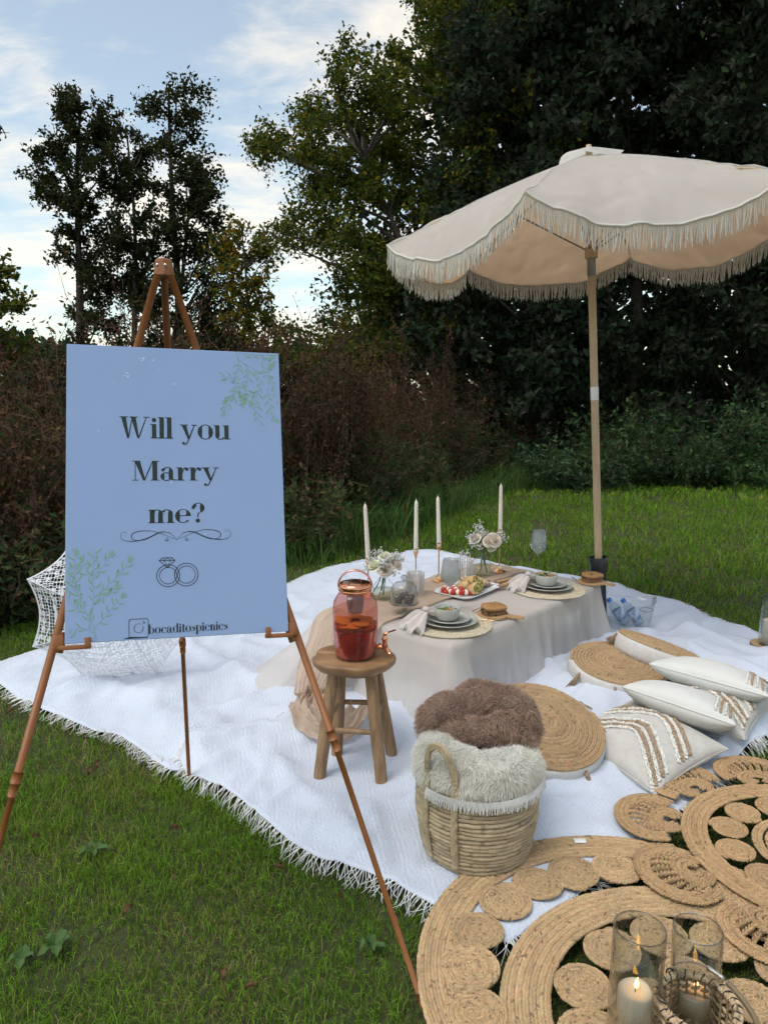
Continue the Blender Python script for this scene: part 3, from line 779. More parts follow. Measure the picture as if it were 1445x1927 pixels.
def glyph(k, ch, x):          # draws a character at x, returns its advance
    r, pr, rg, st = k.rect, k.para, k.ring, k.stroke
    if ch == 'W':
        pr(x + .05, x + .28, 1, x + .33, x + .42, 0); pr(x + .56, x + .60, 1, x + .36, x + .42, 0)
        pr(x + .50, x + .73, 1, x + .80, x + .89, 0); pr(x + 1.22, x + 1.26, 1, x + .83, x + .89, 0)
        for a, b in ((-.02, .38), (.44, .84), (1.10, 1.38)): r(x + a, .965, x + b, 1)
        return 1.42
    if ch in 'il':
        h = XH if ch == 'i' else 1.0
        r(x + .07, 0, x + .07 + T_, h); r(x, h - t_n, x + .08, h); r(x, 0, x + .345, t_n)
        if ch == 'i': k.disc(x + .17, .86, .105, .10)
        return .36
    if ch == 'y':
        pr(x + .06, x + .29, XH, x + .36, x + .46, 0); pr(x + .68, x + .72, XH, x + .37, x + .45, -.02)
        st([(x + .41, 0), (x + .36, -.14), (x + .28, -.24), (x + .18, -.27)], [.05, .05, .05, .04]); k.disc(x + .16, -.21, .065)
        r(x, XH - t_n, x + .38, XH); r(x + .56, XH - t_n, x + .82, XH)
        return .83
    if ch == 'o': rg(x + .39, XH / 2, .375, XH / 2 + .02, .225, .035); return .80
    if ch == 'u':
        r(x + .08, .15, x + .08 + T_, XH); r(x, XH - t_n, x + .1, XH)
        rg(x + .33, .17, .25, .185, .2, .04, 180, 330, 20)
        r(x + .53, 0, x + .53 + T_, XH); r(x + .46, XH - t_n, x + .55, XH); r(x + .7, 0, x + .82, t_n)
        return .86
    if ch == 'M':
        r(x + .12, 0, x + .155, 1); pr(x + .10, x + .36, 1, x + .50, x + .60, .0); pr(x + .93, x + .97, 1, x + .52, x + .58, .0)
        r(x + .93, 0, x + 1.15, 1); r(x, 0, x + .28, .035); r(x, .965, x + .2, 1); r(x + .83, 0, x + 1.25, .035); r(x + 1.1, .965, x + 1.25, 1)
        return 1.28
    if ch == 'a':
        r(x + .40, .04, x + .40 + T_, .46); rg(x + .34, .44, .265, .25, .2, .04, 0, 150, 22); k.disc(x + .13, .53, .075)
        rg(x + .28, .20, .26, .215, .19, .04, 60, 300, 26); r(x + .28, .36, x + .42, .40); r(x + .28, -.012, x + .42, .028)
        st([(x + .60, .05), (x + .67, .02), (x + .76, .05)], [.06, .05, .03])
        return .77
    if ch == 'r':
        r(x + .07, 0, x + .07 + T_, XH); r(x, XH - t_n, x + .08, XH); r(x, 0, x + .36, t_n)
        st([(x + .27, .40), (x + .31, .54), (x + .38, .63), (x + .46, .665)], [.04, .05, .055, .05]); k.disc(x + .49, .58, .085)
        return .60
    if ch in 'mn':
        r(x + .07, 0, x + .07 + T_, XH); r(x, XH - t_n, x + .08, XH); r(x, 0, x + .33, t_n)
        nn = 2 if ch == 'm' else 1
        for j in range(nn):
            o_ = x + .43 * (j + 1)
            rg(o_ - .05, XH - .19, .255, .2, .19, .045, 0, 160, 22); r(o_, 0, o_ + T_, XH - .17); r(o_ - .06, 0, o_ + .27, t_n)
        return .73 + .43 * (nn - 1)
    if ch == 'e':
        rg(x + .36, XH / 2, .35, XH / 2 + .015, .22, .035, 4, 318, 40); r(x + .16, .335, x + .705, .375)
        return .74
    if ch == 'c':
        rg(x + .36, XH / 2, .35, XH / 2 + .015, .22, .035, 42, 320, 40); k.disc(x + .57, .50, .085)
        return .70
    if ch in 'bp':
        lo, hi = (0, 1) if ch == 'b' else (-.32, XH)
        r(x + .07, lo, x + .07 + T_, hi); r(x, hi - t_n, x + .08, hi)
        if ch == 'p': r(x, lo, x + .36, lo + t_n)
        rg(x + .40, XH / 2, .36, XH / 2 + .015, .21, .035, -140, 140, 40)
        return .80
    if ch == 'd':
        r(x + .50, 0, x + .50 + T_, 1); r(x + .42, .965, x + .52, 1); r(x + .68, 0, x + .79, t_n)
        rg(x + .37, XH / 2, .36, XH / 2 + .015, .21, .035, 40, 320, 40)
        return .80
    if ch == 't':
        r(x + .10, .1, x + .10 + T_, .86); r(x, XH - t_n, x + .42, XH); st([(x + .2, .12), (x + .25, .03), (x + .34, .01), (x + .42, .06)], [.2, .14, .06, .03])
        return .45
    if ch == 's':
        a = np.linspace(0, 1, 24); yy = XH - .03 - a * (XH - .06)
        xx = x + .27 + .19 * np.sin(2 * np.pi * a + .6) * np.where(a < .5, -1, -1)
        st(np.stack([xx, yy], 1), .05 + .16 * np.exp(-((a - .5) / .2) ** 2)); k.disc(x + .43, .56, .06); k.disc(x + .10, .11, .06)
        return .54
    if ch == '?':
        rg(x + .30, .74, .28, .26, .21, .035, -75, 165, 30); k.disc(x + .08, .76, .08); st([(x + .33, .50), (x + .28, .40), (x + .27, .25)], [.05, .05, .05]); k.disc(x + .27, .09, .10)
        return .62
    return .33
def word(text, u0, u1, v, cap=None, gap=.0):
    k = Ink(); x = 0.0
    for ch in text: x += glyph(k, ch, x) + gap
    sc_ = (u1 - u0) / (x - gap)
    if cap:                       # keep the measured height, squeeze the width
        for V in k.mb.v: V[:, 0] *= sc_ / cap
        sc_ = cap
    return k.put('lettering', M['ink'], sc_, u0, v)
word('Will you', .118, .376, .4735, .0525)
word('Marry', .145, .345, .371, .0475)
word('me?', .180, .311, .269, .0475)
word('bocaditospicnics', .178, .357, .0125, .0205)
# scrollwork under the words
k = Ink()
t = np.linspace(0, 1, 60)
for sgn in (-1, 1):
    def arc(pts, w):
        p = smooth_path(np.array(pts, float) * [sgn, 1], 50, 3); tt = np.linspace(0, 1, 50)
        k.stroke(p, .0006 + w * np.sin(np.pi * tt) ** 2)
    arc([(0, -.010), (.012, .004), (.035, .012), (.065, -.006), (.095, -.013), (.122, -.010), (.127, .004), (.118, .012), (.112, .008)], .0012)
    arc([(0, -.010), (.02, -.002), (.05, .011), (.08, .013), (.103, .006), (.100, -.010), (.075, -.011), (.045, .004), (.03, .009), (.012, .006)], .0010)
    arc([(.022, -.006), (.028, -.012), (.018, -.013), (.022, -.003)], .0010)
k.put('scrollwork', M['ink'], 1, .2440, .2390)
# two linked rings with a cut stone
k = Ink()
def circ(cx, cy, r0, w): k.ring(cx, cy, r0, r0, w, w, 0, 360, 60)
for cx, cy, r0 in ((-.0205, 0, .0265), (.0205, .001, .0275)):
    circ(cx, cy, r0, .0016); circ(cx, cy, r0 - .0065, .0014)
dm = [(-.018, .036), (-.011, .0425), (.011, .0425), (.018, .036), (0, .019)]
dm = [(a - .0225, b - .0005) for a, b in dm]
for a, b in [(0, 1), (1, 2), (2, 3), (3, 4), (4, 0), (0, 3)]: k.stroke([dm[a], dm[b]], .0014)
for fx in (-.4, .4):
    k.stroke([(dm[4][0] + fx * .018, .0355), dm[4]], .0011); k.stroke([(dm[4][0] + fx * .018, .0355), (dm[4][0] + fx * .028, .042)], .0011); k.stroke([(dm[4][0] + fx * .018, .0355), (dm[4][0], .042)], .0011)
k.put('rings_drawing', M['ink'], 1, .2440, .1445)
# camera glyph before the handle
k = Ink()
sq = []
for cx, cy, a0 in ((.016, .016, 0), (-.016, .016, 90), (-.016, -.016, 180), (.016, -.016, 270)):
    for a in np.radians(np.linspace(a0, a0 + 90, 6)): sq.append((cx + .005 * math.cos(a), cy + .005 * math.sin(a)))
sq.append(sq[0]); k.stroke(sq, .0013)
k.ring(0, 0, .0105, .0105, .0013, .0008, 60, 385, 40); k.ring(.0115, .0125, .0028, .0028, .001, .001, 0, 360, 16)
k.stroke([(-.032, -.0225), (-.018, -.0205), (.0, -.0215), (.02, -.0222)], [.001, .0042, .0028, .0006])
k.put('camera_icon', M['ink'], 1, .1570, .0265)
# olive sprigs
def sprig(paths, clip, leafl, berry=.18):
    k = Ink()
    ok = lambda x, y: clip[0] <= x <= clip[2] and clip[1] <= y <= clip[3]
    for pts, w in paths:
        p = smooth_path(np.array(pts, float), 40, 2); k.stroke(p, np.linspace(w, w * .5, 40))
        L = np.linalg.norm(np.diff(p, axis=0), axis=1).sum(); nl = max(3, int(L / (leafl * .62)))
        tn = norm(np.gradient(p, axis=0))
        for j in range(nl + 1):
            i = min(39, int(8 + 31 * j / nl)); sd = 1 if j % 2 else -1
            base_a = math.atan2(tn[i][1], tn[i][0])
            angs = [base_a + sd * rng.uniform(.45, .95)]
            if j == nl: angs = [base_a - .45, base_a, base_a + .4]
            for a in angs:
                ll = leafl * rng.uniform(.7, 1.15); d = np.array([math.cos(a), math.sin(a)]); nn = np.array([-d[1], d[0]])
                q = p[i] + d * .002 + np.outer(np.linspace(0, 1, 8), d) * ll + np.outer(np.sin(np.linspace(0, np.pi, 8)), nn) * ll * .08 * sd
                if ok(*q[-1]) and ok(*q[3]): k.stroke(q, .0002 + ll * .19 * np.sin(np.linspace(0.05, np.pi, 8)) ** .8)
            if rng.random() < berry:
                a = base_a - sd * 1.0; c = p[i] + np.array([math.cos(a), math.sin(a)]) * .007
                if ok(*c): k.stroke([p[i], c], .0006); k.disc(c[0], c[1], .0021, .0026)
    k.put('leaf_sprig', M['sage'], lift=.0005)
sprig([([(.066, .006), (.060, .035), (.045, .065), (.028, .105), (.020, .150), (.022, .195)], .0016), ([(.052, .05), (.062, .09), (.058, .135), (.060, .185), (.062, .212)], .0013),
       ([(.060, .085), (.078, .11), (.092, .128), (.12, .155), (.135, .178)], .0013), ([(.045, .065), (.028, .075), (.012, .09), (.004, .11)], .0010), ([(.062, .02), (.04, .035), (.02, .03), (.004, .033)], .001),
       ([(.06, .03), (.085, .055), (.098, .075), (.118, .095)], .001), ([(.028, .105), (.012, .13), (.006, .16)], .0009), ([(.078, .11), (.088, .10), (.105, .115)], .0009), ([(.058, .135), (.045, .155), (.036, .182)], .0009), ([(.06, .15), (.08, .17), (.092, .19)], .0009)],
      (.003, .004, .16, .225), .0195)
sprig([([(.392, .698), (.400, .675), (.396, .650), (.388, .625), (.392, .600), (.378, .572), (.362, .548)], .0014), ([(.400, .678), (.420, .665), (.424, .640), (.415, .615), (.392, .596), (.370, .575)], .0012),
       ([(.408, .672), (.438, .655), (.452, .630), (.446, .598), (.436, .570), (.440, .545), (.447, .520)], .0013), ([(.44, .653), (.462, .645), (.48, .625), (.49, .600), (.494, .575)], .0011),
       ([(.396, .697), (.42, .694), (.45, .695), (.475, .696)], .0009), ([(.45, .695), (.47, .682), (.488, .668)], .0010), ([(.388, .63), (.372, .632), (.356, .634)], .0009), ([(.42, .625), (.418, .60), (.408, .57)], .0009),
       ([(.47, .61), (.468, .585), (.475, .555), (.488, .53)], .0010), ([(.446, .598), (.43, .585), (.416, .58)], .0008), ([(.452, .645), (.462, .658), (.474, .662)], .001), ([(.392, .6), (.41, .59), (.42, .575)], .0008)],
      (.345, .505, .497, .697), .0185)
# chipped paint specks
k = Ink()
for cx, cy, s_ in ((.165, .672, .010), (.172, .676, .008), (.195, .668, .006), (.130, .632, .009), (.137, .628, .006), (.245, .612, .005), (.105, .61, .003), (.21, .645, .003), (.235, .366, .005), (.07, .49, .003), (.31, .24, .003), (.19, .37, .003)):
    for _ in range(5):
        a = rng.uniform(0, np.pi); c = np.array([cx, cy]) + rng.normal(size=2) * s_ * .35; d = np.array([math.cos(a), math.sin(a)]) * s_ * rng.uniform(.2, .5)
        k.stroke([c - d, c, c + d], [.0004, s_ * rng.uniform(.1, .3), .0004])
k.put('paint_chip', M['chip'], lift=.0004)['kind'] = 'stuff'

# ================================================================== easel
fr_ = P(795, 1890); bR = S3(.5, 0) + SR * .012 - SN * .022
kR = (bR - fr_); yR = Q(549, 1187, bR[1])
kdir = yR - fr_
TOP = fr_ + kdir * 2.03
lp = S3(0.0, 0) - SR * .012 - SN * .022; lp = Q(112, 1206, lp[1])
ldir = norm(lp - TOP); fl_ = TOP + ldir * (TOP[2] / -ldir[2])
fb_ = P(357, 1476)
es = thing('easel', 'brown tripod easel holding up the proposal sign', 'easel', np.array([(fr_[0] + fl_[0] + fb_[0]) / 3, (fr_[1] + fl_[1] + fb_[1]) / 3, 0]))
for foot in (fl_, fr_, fb_):
    d = norm(foot - TOP); L = np.linalg.norm(foot - TOP); off = TOP + d * .03 + norm(np.array([d[0], d[1], 0])) * .012
    lg = MB(); mbp = [off, off + d * L * .63]
    lg.tube(resample(mbp, 4), .0090, 12); a = off + d * L * .63
    lg.tube(resample([a - d * .01, foot + d * -.012], 4), .0070, 12)
    ob = build('leg', lg, M['easel'], es)
    cm = MB(); cm.tube(resample([a - d * .012, a + d * .012], 3), .0112, 12); cm.tube(resample([a + d * .012, a + d * .04], 3), .0094, 12)
    build('collar', cm, M['easel'], ob)
    ft = MB(); ft.tube(resample([foot - d * .03, foot], 3), .0088, 10); build('foot_tip', ft, M['easel'], ob)
hd = MB(); ax = norm(TOP - (fr_ + fl_ + fb_) / 3)
hd.lathe([(.0, .014), (.017, .014), (.0215, .010), (.0245, -.010), (.027, -.028), (.024, -.029), (.0, -.024)], 10, TOP, frame(ax))
ob = build('head_cap', hd, M['easel'], es, sharp=30)
for a in (-.5, .35):
    sm = MB(); dd = np.array([math.sin(a + .1), -math.cos(a + .1), 0]); sm.ball(TOP + dd * .0235 + [0, 0, -.002], (.004, .004, .004)); build('screw', sm, M['steel'], ob)
for (lpnt, d0, ux0, ux1) in ((lp, ldir, -.012, .055), (yR, norm(yR - TOP), .445, .512)):
    hm = MB(); hm.tube(resample([lpnt - d0 * .02, lpnt + d0 * .026], 3), .0150, 12)
    p0 = S3(ux0, -.006, -.02); p1 = S3(ux1, -.006, -.02)
    rot = np.stack([SR, SU, SN], 1); mc = (ux0 + ux1) / 2; ln = abs(ux1 - ux0)
    hm.box(S3(mc, -.0085, -.004), (ln, .010, .026), rot, .002)
    tipu = ux1 - .006 if ux0 < .2 else ux0 + .006
    hm.box(S3(tipu, .0015, .0075), (.013, .022, .006), rot, .0018)
    legu = ux0 if ux0 < .2 else ux1
    hm.box(S3(legu, .004, -.012), (.020, .032, .024), rot, .003)
    build('board_holder', hm, M['easel'], es, sharp=35)

# ================================================================== fringed parasol
PB, PA = np.array([1.30, 4.30, 0]), np.array([1.110, 4.30, 2.69])
pax = norm(PA - PB); PF = frame(pax, (1, 0, 0)); PR, PHt = 1.125, .385
M['canopy'] = mat('canopy', (.80, .775, .73), .75, c2=(.75, .725, .68), nscale=3, bump=.35, bscale=14, transl=.55, sheen=.2)
M['lining'] = mat('lining', (.86, .64, .44), .85, c2=(.81, .59, .40), nscale=4, bump=.3, bscale=16, transl=.72)
M['cord'] = mat('cord', (.78, .75, .67), .85, transl=.25)
M['polewood'] = mat('polewood', (.56, .42, .27), .5, c2=(.43, .30, .18), nscale=18, stretch=(6, 6, .35), bump=.1, bscale=80)
M['black'] = mat('blackplastic', (.012, .013, .016), .35)
M['white'] = mat('whiteplastic', (.75, .75, .74), .4)
M['greymetal'] = mat('greymetal', (.25, .25, .25), .4, metal=.9)
um = thing('beach_parasol', 'cream fringed parasol with a wooden pole behind the table', 'parasol', PB)
CT = PA - pax * PHt            # centre of the rim plane
ANG0 = R(181)
def canopy_pt(s, t, panel, dz=0.0, shrinkr=0.0):
    a0, a1 = ANG0 + panel * math.pi / 3, ANG0 + (panel + 1) * math.pi / 3
    r_ = PR * s - shrinkr * (s > .05)
    x = r_ * (np.cos(a0) * (1 - t) + np.cos(a1) * t); y = r_ * (np.sin(a0) * (1 - t) + np.sin(a1) * t)
    z = PHt * (1 - s ** 1.18) + dz
    mid = 1 - (2 * t - 1) ** 2
    z = z - .165 * np.clip((s - .45) / .55, 0, 1) ** 2.6 * mid ** .8 + .012 * np.sin(s * 9 + panel) * mid * s
    wr = (.030 * (fbm(t * 7 + panel * 5, s * 5, 40, 3) - .5) - .050 * np.clip(.16 - np.abs(fbm(t * 6 + s * 5 + panel * 3, s * 7 - t * 4, 44, 2) - .5), 0, 1)) * np.clip(s * 2 - .7, 0, 1)
    z = z + wr; k = 1 + wr * .8
    return CT + (x * k)[..., None] * PF[:, 0] + (y * k)[..., None] * PF[:, 1] + z[..., None] * PF[:, 2]
for nm, dz, sh, m in (('canopy', 0, 0, M['canopy']), ('lining', -.006, .006, M['lining'])):
    mb = MB()
    for pnl in range(6):
        S_, T2 = np.meshgrid(np.linspace(.045, 1, 60), np.linspace(0, 1, 60), indexing='ij')
        mb.grid(canopy_pt(S_, T2, pnl, dz, sh).reshape(-1, 3), 60, 60)
    cv = build(nm, mb, m, um)
    if nm == 'canopy': canopy = cv
# seams and trim braid
mb = MB()
for pnl in range(6):
    s_ = np.linspace(.05, 1, 20); mb.tube(canopy_pt(s_, np.zeros(20), pnl) + pax * .001, .0028, 5, cap=False)
build('seam', mb, M['canopy'], canopy)
fm = MB(); tm = MB()
for pnl in range(6):
    tt = np.linspace(0, 1, 60); ed = canopy_pt(np.ones(60), tt, pnl); tm.tube(ed, .0065, 6, cap=False)
    m = 215; tt = (np.arange(m) + .5) / m; ed = canopy_pt(np.ones(m), tt, pnl)
    for i in range(m):
        ln = .105 * rng.uniform(.86, 1.1); q = np.linspace(0, 1, 5)[:, None]
        p = ed[i] + np.array([0, 0, -1.0]) * ln * q + np.array([rng.normal() * .009, rng.normal() * .009, 0]) * q ** 1.5
        fm.tube(p, [.0016, .0021, .0022, .0021, .0014], 4, cap=False)
build('trim', tm, M['cord'], canopy); build('fringe', fm, M['cord'], um, kind='stuff')
# vent cap
mb = MB(); A_, S_ = np.meshgrid(np.linspace(0, 2 * np.pi, 49)[:-1], np.linspace(0, 1, 9), indexing='ij')
rr = .175 * S_ * (1 - .05 * np.cos(6 * A_)); zz = PHt + .045 - .07 * S_ ** 1.3 + .022 * S_ ** 2 * np.cos(3 * A_ + .8)
Vc = CT + (rr * np.cos(A_))[..., None] * PF[:, 0] + (rr * np.sin(A_))[..., None] * PF[:, 1] + zz[..., None] * PF[:, 2]
mb.grid(Vc.reshape(-1, 3), 48, 9, cu=True); build('vent_cap', mb, M['canopy'], um)
mb = MB(); mb.lathe([(0, .06), (.014, .055), (.016, .03), (.02, .0), (.02, -.03)], 14, PA, PF); build('finial', mb, M['polewood'], um)
for pnl in range(6):
    mb = MB(); s_ = np.linspace(.03, .985, 14); mb.tube(canopy_pt(s_, np.zeros(14), pnl, -.014), .006, 6); rb = build('rib', mb, M['polewood'], um)
    st = MB(); st.tube(np.array([canopy_pt(np.array([.5]), np.zeros(1), pnl, -.02)[0], CT - pax * .12]), .0045, 6); build('strut', st, M['greymetal'], rb)
mb = MB(); mb.lathe([(.0, .03), (.035, .03), (.035, -.03), (0, -.03)], 16, CT - pax * .12, PF); build('runner_hub', mb, M['polewood'], um, sharp=40)
mb = MB(); mb.tube(resample([PB + pax * .03, PB + pax * 2.18], 6), .0215, 18); pole = build('pole', mb, M['polewood'], um)
mb = MB(); mb.tube(resample([PB + pax * 2.17, PA], 5), .0195, 18); build('upper_pole', mb, M['polewood'], um)
mb = MB(); mb.lathe([(.0222, -.075), (.0236, -.07), (.0236, .07), (.0222, .075)], 18, PB + pax * 2.14, PF); build('ferrule', mb, M['greymetal'], pole)
mb = MB(); mb.lathe([(.0220, -.038), (.0228, -.036), (.0228, .036), (.0220, .038)], 18, PB + pax * 1.42, PF); build('pole_label', mb, M['white'], pole)
# ground tube holding it
pt = thing('parasol_tube', 'black plastic tube gripping the foot of the parasol pole', 'parasol stand', PB)
mb = MB(); mb.lathe([(.040, .0), (.040, .40), (.030, .40), (.030, .05)], 24, PB, PF); build('sleeve', mb, M['black'], pt, sharp=40)
mb = MB(); mb.lathe([(.041, .37), (.052, .375), (.053, .385), (.053, .455), (.050, .462), (.042, .462), (.040, .45), (.040, .40)], 28, PB, PF); build('collar', mb, M['black'], pt, sharp=40)
# ================================================================== low table with cloth
TE1, TE2 = np.array([.670, .742, 0]), np.array([-.742, .670, 0])
TC, TL, TW, TH = np.array([.45, 3.80, 0]), 1.38, .80, .360
def TU(u, v, z): return TC + TE1 * (u - TL / 2) + TE2 * (v - TW / 2) + np.array([0, 0, z])
TROT = np.stack([TE1, TE2, [0, 0, 1]], 1)
M['tablewood'] = mat('tablewood', (.40, .31, .23), .6, c2=(.33, .25, .18), nscale=12, stretch=(1, 8, 8))
tb = thing('low_table', 'low wooden picnic table hidden under the sheer linen cloth', 'table', TC)
mb = MB(); mb.box(TU(TL / 2, TW / 2, TH - .018), (TL - .012, TW - .012, .034), TROT, .004); build('tabletop', mb, M['tablewood'], tb, sharp=40)
for (a, b, lx, ly) in ((TL / 2, .02, TL - .06, .02), (TL / 2, TW - .02, TL - .06, .02), (.02, TW / 2, .02, TW - .06), (TL - .02, TW / 2, .02, TW - .06)):
    mb = MB(); mb.box(TU(a, b, TH - .068), (lx, ly, .062), TROT); build('apron', mb, M['tablewood'], tb, smooth=False)
for a in (.05, TL - .05):
    for b in (.05, TW - .05):
        mb = MB(); mb.box(TU(a, b, .172), (.05, .05, .29), TROT, .004); build('leg', mb, M['tablewood'], tb, sharp=40)
M['linen'] = mat('linen', (.84, .79, .745), .92, c2=(.78, .73, .685), nscale=3, bump=.4, bscale=220, transl=.3, alpha=.66, sheen=.2, wave=('X', 30, 2, .3))
def perimeter(n, rad):
    L, W = TL, TW; pts = []
    segs = [((rad, 0), (L - rad, 0)), ((L - rad, rad), -90), ((L, rad), (L, W - rad)), ((L - rad, W - rad), 0), ((L - rad, W), (rad, W)), ((rad, W - rad), 90), ((0, W - rad), (0, rad)), ((rad, rad), 180)]
    for s in segs:
        if isinstance(s[1], tuple): pts += [np.array(s[0]) * (1 - t) + np.array(s[1]) * t for t in np.linspace(0, 1, 20)[:-1]]
        else: pts += [np.array(s[0]) + rad * np.array([math.cos(R(s[1] + a)), math.sin(R(s[1] + a))]) for a in np.linspace(0, 90, 8)[:-1]]
    pts.append(pts[0]); p = resample(np.array(pts), n + 1); return p[:-1]
def make_cloth():
    n = 420; pr = perimeter(n, .008); tn = norm(np.roll(pr, -1, 0) - np.roll(pr, 1, 0)); out = np.stack([tn[:, 1], -tn[:, 0]], 1)
    for _ in range(2): out = norm(out * 2 + np.roll(out, 1, 0) + np.roll(out, -1, 0))
    s = np.linspace(0, 1, n, endpoint=False)
    rows = []
    c = np.array([TL / 2, TW / 2])
    for f in np.linspace(0.02, 1, 12):
        q = c + (pr - c) * f
        w = TU(0, 0, 0)[None] + q[:, :1] * TE1 + q[:, 1:] * TE2
        z = TH + .004 + .006 * fbm(q[:, 0] * 6, q[:, 1] * 14, 60, 3) * (f < .99)
        rows.append(np.c_[w[:, :2], z])
    corner = np.zeros(n)
    for cu, cv, am in ((0, 0, .10), (TL, 0, .03), (TL, TW, .05), (0, TW, .20)):
        corner += am * np.exp(-(((pr[:, 0] - cu) ** 2 + (pr[:, 1] - cv) ** 2) / .11 ** 2))
    leftend = np.exp(-(pr[:, 0] / .08) ** 2) * .10
    ph = 2 * np.pi * s * 34 + 5 * fbm(s * 40, s * 0, 71, 2)
    K = 18
    for j in range(1, K + 1):
        t = j / K; tt = min(t, .92) / .92; fl = .004 + .055 * tt ** 1.2
        fold = (.013 * np.sin(ph) * (.3 + 1.4 * vnoise(s * 23, s * 0, 76)) + .062 * (fbm(s * 70, s * 0 + t * 1.1, 72, 4) - .5)) * tt ** .8
        o_ = fl + (corner + leftend) * tt ** 1.2 + fold
        z = TH + .004 - .340 * tt ** .94
        if t > .92: o_ = o_ + (t - .92) * 1.1 * (.5 + vnoise(s * 50, s * 0, 74)); z = z - .012 * (t - .92) / .08
        q = pr + out * o_[:, None]; w = TU(0, 0, 0)[None] + q[:, :1] * TE1 + q[:, 1:] * TE2
        rows.append(np.c_[w[:, :2], np.maximum(z + .006 * (vnoise(s * 90, s * 0 + t * 2, 75) - .5), .028)])
    mb = MB(); mb.grid(np.vstack(rows), len(rows), n, cv=True)
    k = np.arange(n); mb.t.append(np.stack([np.full(n, mb.n), k, (k + 1) % n], 1)); mb.add([rows[0].mean(0)])
    return mb
cl = build('tablecloth', make_cloth(), M['linen'], origin=TC)
tag(cl, 'sheer greige linen tablecloth draped over the low table', 'tablecloth')
# gauze runner along the far side, falling over the left end onto the blanket
M['gauze'] = mat('gauze', (.66, .51, .39), .95, c2=(.58, .44, .33), nscale=9, stretch=(1, 1, 1), bump=.5, bscale=90, transl=.3, alpha=.84)
spine = [(TL + .10, .60, .10), (TL + .06, .60, .25), (TL + .02, .60, TH + .008), (TL - .15, .60, TH + .016), (TL * .6, .58, TH + .016), (.35, .58, TH + .016), (.06, .58, TH + .018), (-.07, .58, TH - .01), (-.17, .58, .24), (-.27, .56, .12), (-.34, .52, .06)]
sp = np.array([TU(*q) for q in spine]); tail = np.array([P(590, 1318, .06), P(572, 1352, .06), P(592, 1382, .055), P(640, 1388, .055), P(690, 1362, .05)])
sp = smooth_path(np.vstack([sp, tail]), 240, 3)
tn = norm(np.gradient(sp, axis=0)); wid = np.interp(np.linspace(0, 1, 240), [0, .06, .5, .62, .72, .8, .9, 1], [.17, .16, .16, .17, .13, .07, .075, .06])
nw = 60; vv = np.linspace(-1, 1, nw); acr = norm(np.cross([0, 0, 1.0], tn)); nrm_ = norm(np.cross(tn, acr))
seg = np.arange(240)[:, None] / 24
cr = .006 * np.sin(vv * 34 + 5 * fbm(seg * .6 + vv * 0, vv[None] * 3 + 0 * seg, 81, 2)) + .012 * (fbm(seg * 1.4 + 0 * vv, vv[None] * 5 + 0 * seg, 83, 3) - .35)
cr = cr * np.interp(np.arange(240), [0, 130, 170, 200, 239], [1, 1.2, 1.4, .7, .6])[:, None]
cr = cr + (np.interp(np.arange(240), [0, 165, 200, 239], [0, 0, .05, .06])[:, None]) * np.clip(fbm(seg * 3.1 + vv[None] * 2, vv[None] * 2.6 - seg * 1.2, 87, 3) - .36, 0, 1) * 2.2
w2 = wid[:, None] * (1 + .10 * np.sin(seg * 2.3) + .06 * np.sin(seg * 7.1))
Vr = sp[:, None] + acr[:, None] * (vv[None] * w2)[..., None] + nrm_[:, None] * np.abs(cr)[..., None]
floor_ = np.interp(np.arange(240), [0, 175, 200, 239], [0, 0, .03, .035])[:, None]
Vr[..., 2] = np.where(np.arange(240)[:, None] > 165, np.maximum(Vr[..., 2], cloth_h(Vr[..., 0], Vr[..., 1]) + .034 + np.abs(cr)), Vr[..., 2])
mb = MB(); mb.grid(Vr.reshape(-1, 3), 240, nw)
tag(build('table_runner', mb, M['gauze'], origin=TC), 'crinkled beige gauze runner along the far side of the table', 'table runner')

# ================================================================== tableware
M['glaze'] = mat('glaze', (.46, .46, .42), .25, c2=(.42, .42, .38), nscale=30, coat=.3)
M['seagrass'] = mat('seagrass', (1, 1, 1), .8, attr=True, bump=.6, bscale=240, spec=.3)
M['glass'] = glassmat('glass', (.97, .98, .98), edge=1.1)
M['frosted'] = glassmat('frosted', (.86, .87, .87), haze=.42, hazecol=(.72, .73, .72), edge=1.0, rough=.15)
M['gold'] = mat('gold', (.80, .50, .28), .18, metal=1)
M['rosegold'] = mat('rosegold', (.80, .36, .22), .14, metal=1)
M['wax'] = mat('wax', (.78, .74, .64), .5, sss=.25)
M['waxpink'] = mat('waxpink', (.78, .68, .60), .5, sss=.25)
M['wick'] = mat('wick', (.03, .025, .02), .9)
M['porcelain'] = mat('porcelain', (.78, .79, .82), .2, coat=.4)
M['boardwood'] = mat('boardwood', (.50, .32, .17), .5, c2=(.40, .24, .12), nscale=14, stretch=(1, 6, 1))
M['food'] = mat('food', (1, 1, 1), .5, attr=True, bump=.6, bscale=140, c2=(.75, .7, .65), nscale=90)
M['napkin'] = mat('napkin', (.72, .68, .66), .95, c2=(.62, .50, .42), nscale=12, namt=.8, bump=.4, bscale=250, transl=.2)
M['petal'] = mat('petal', (1, 1, 1), .6, attr=True, transl=.3)
TZ = TH + .009
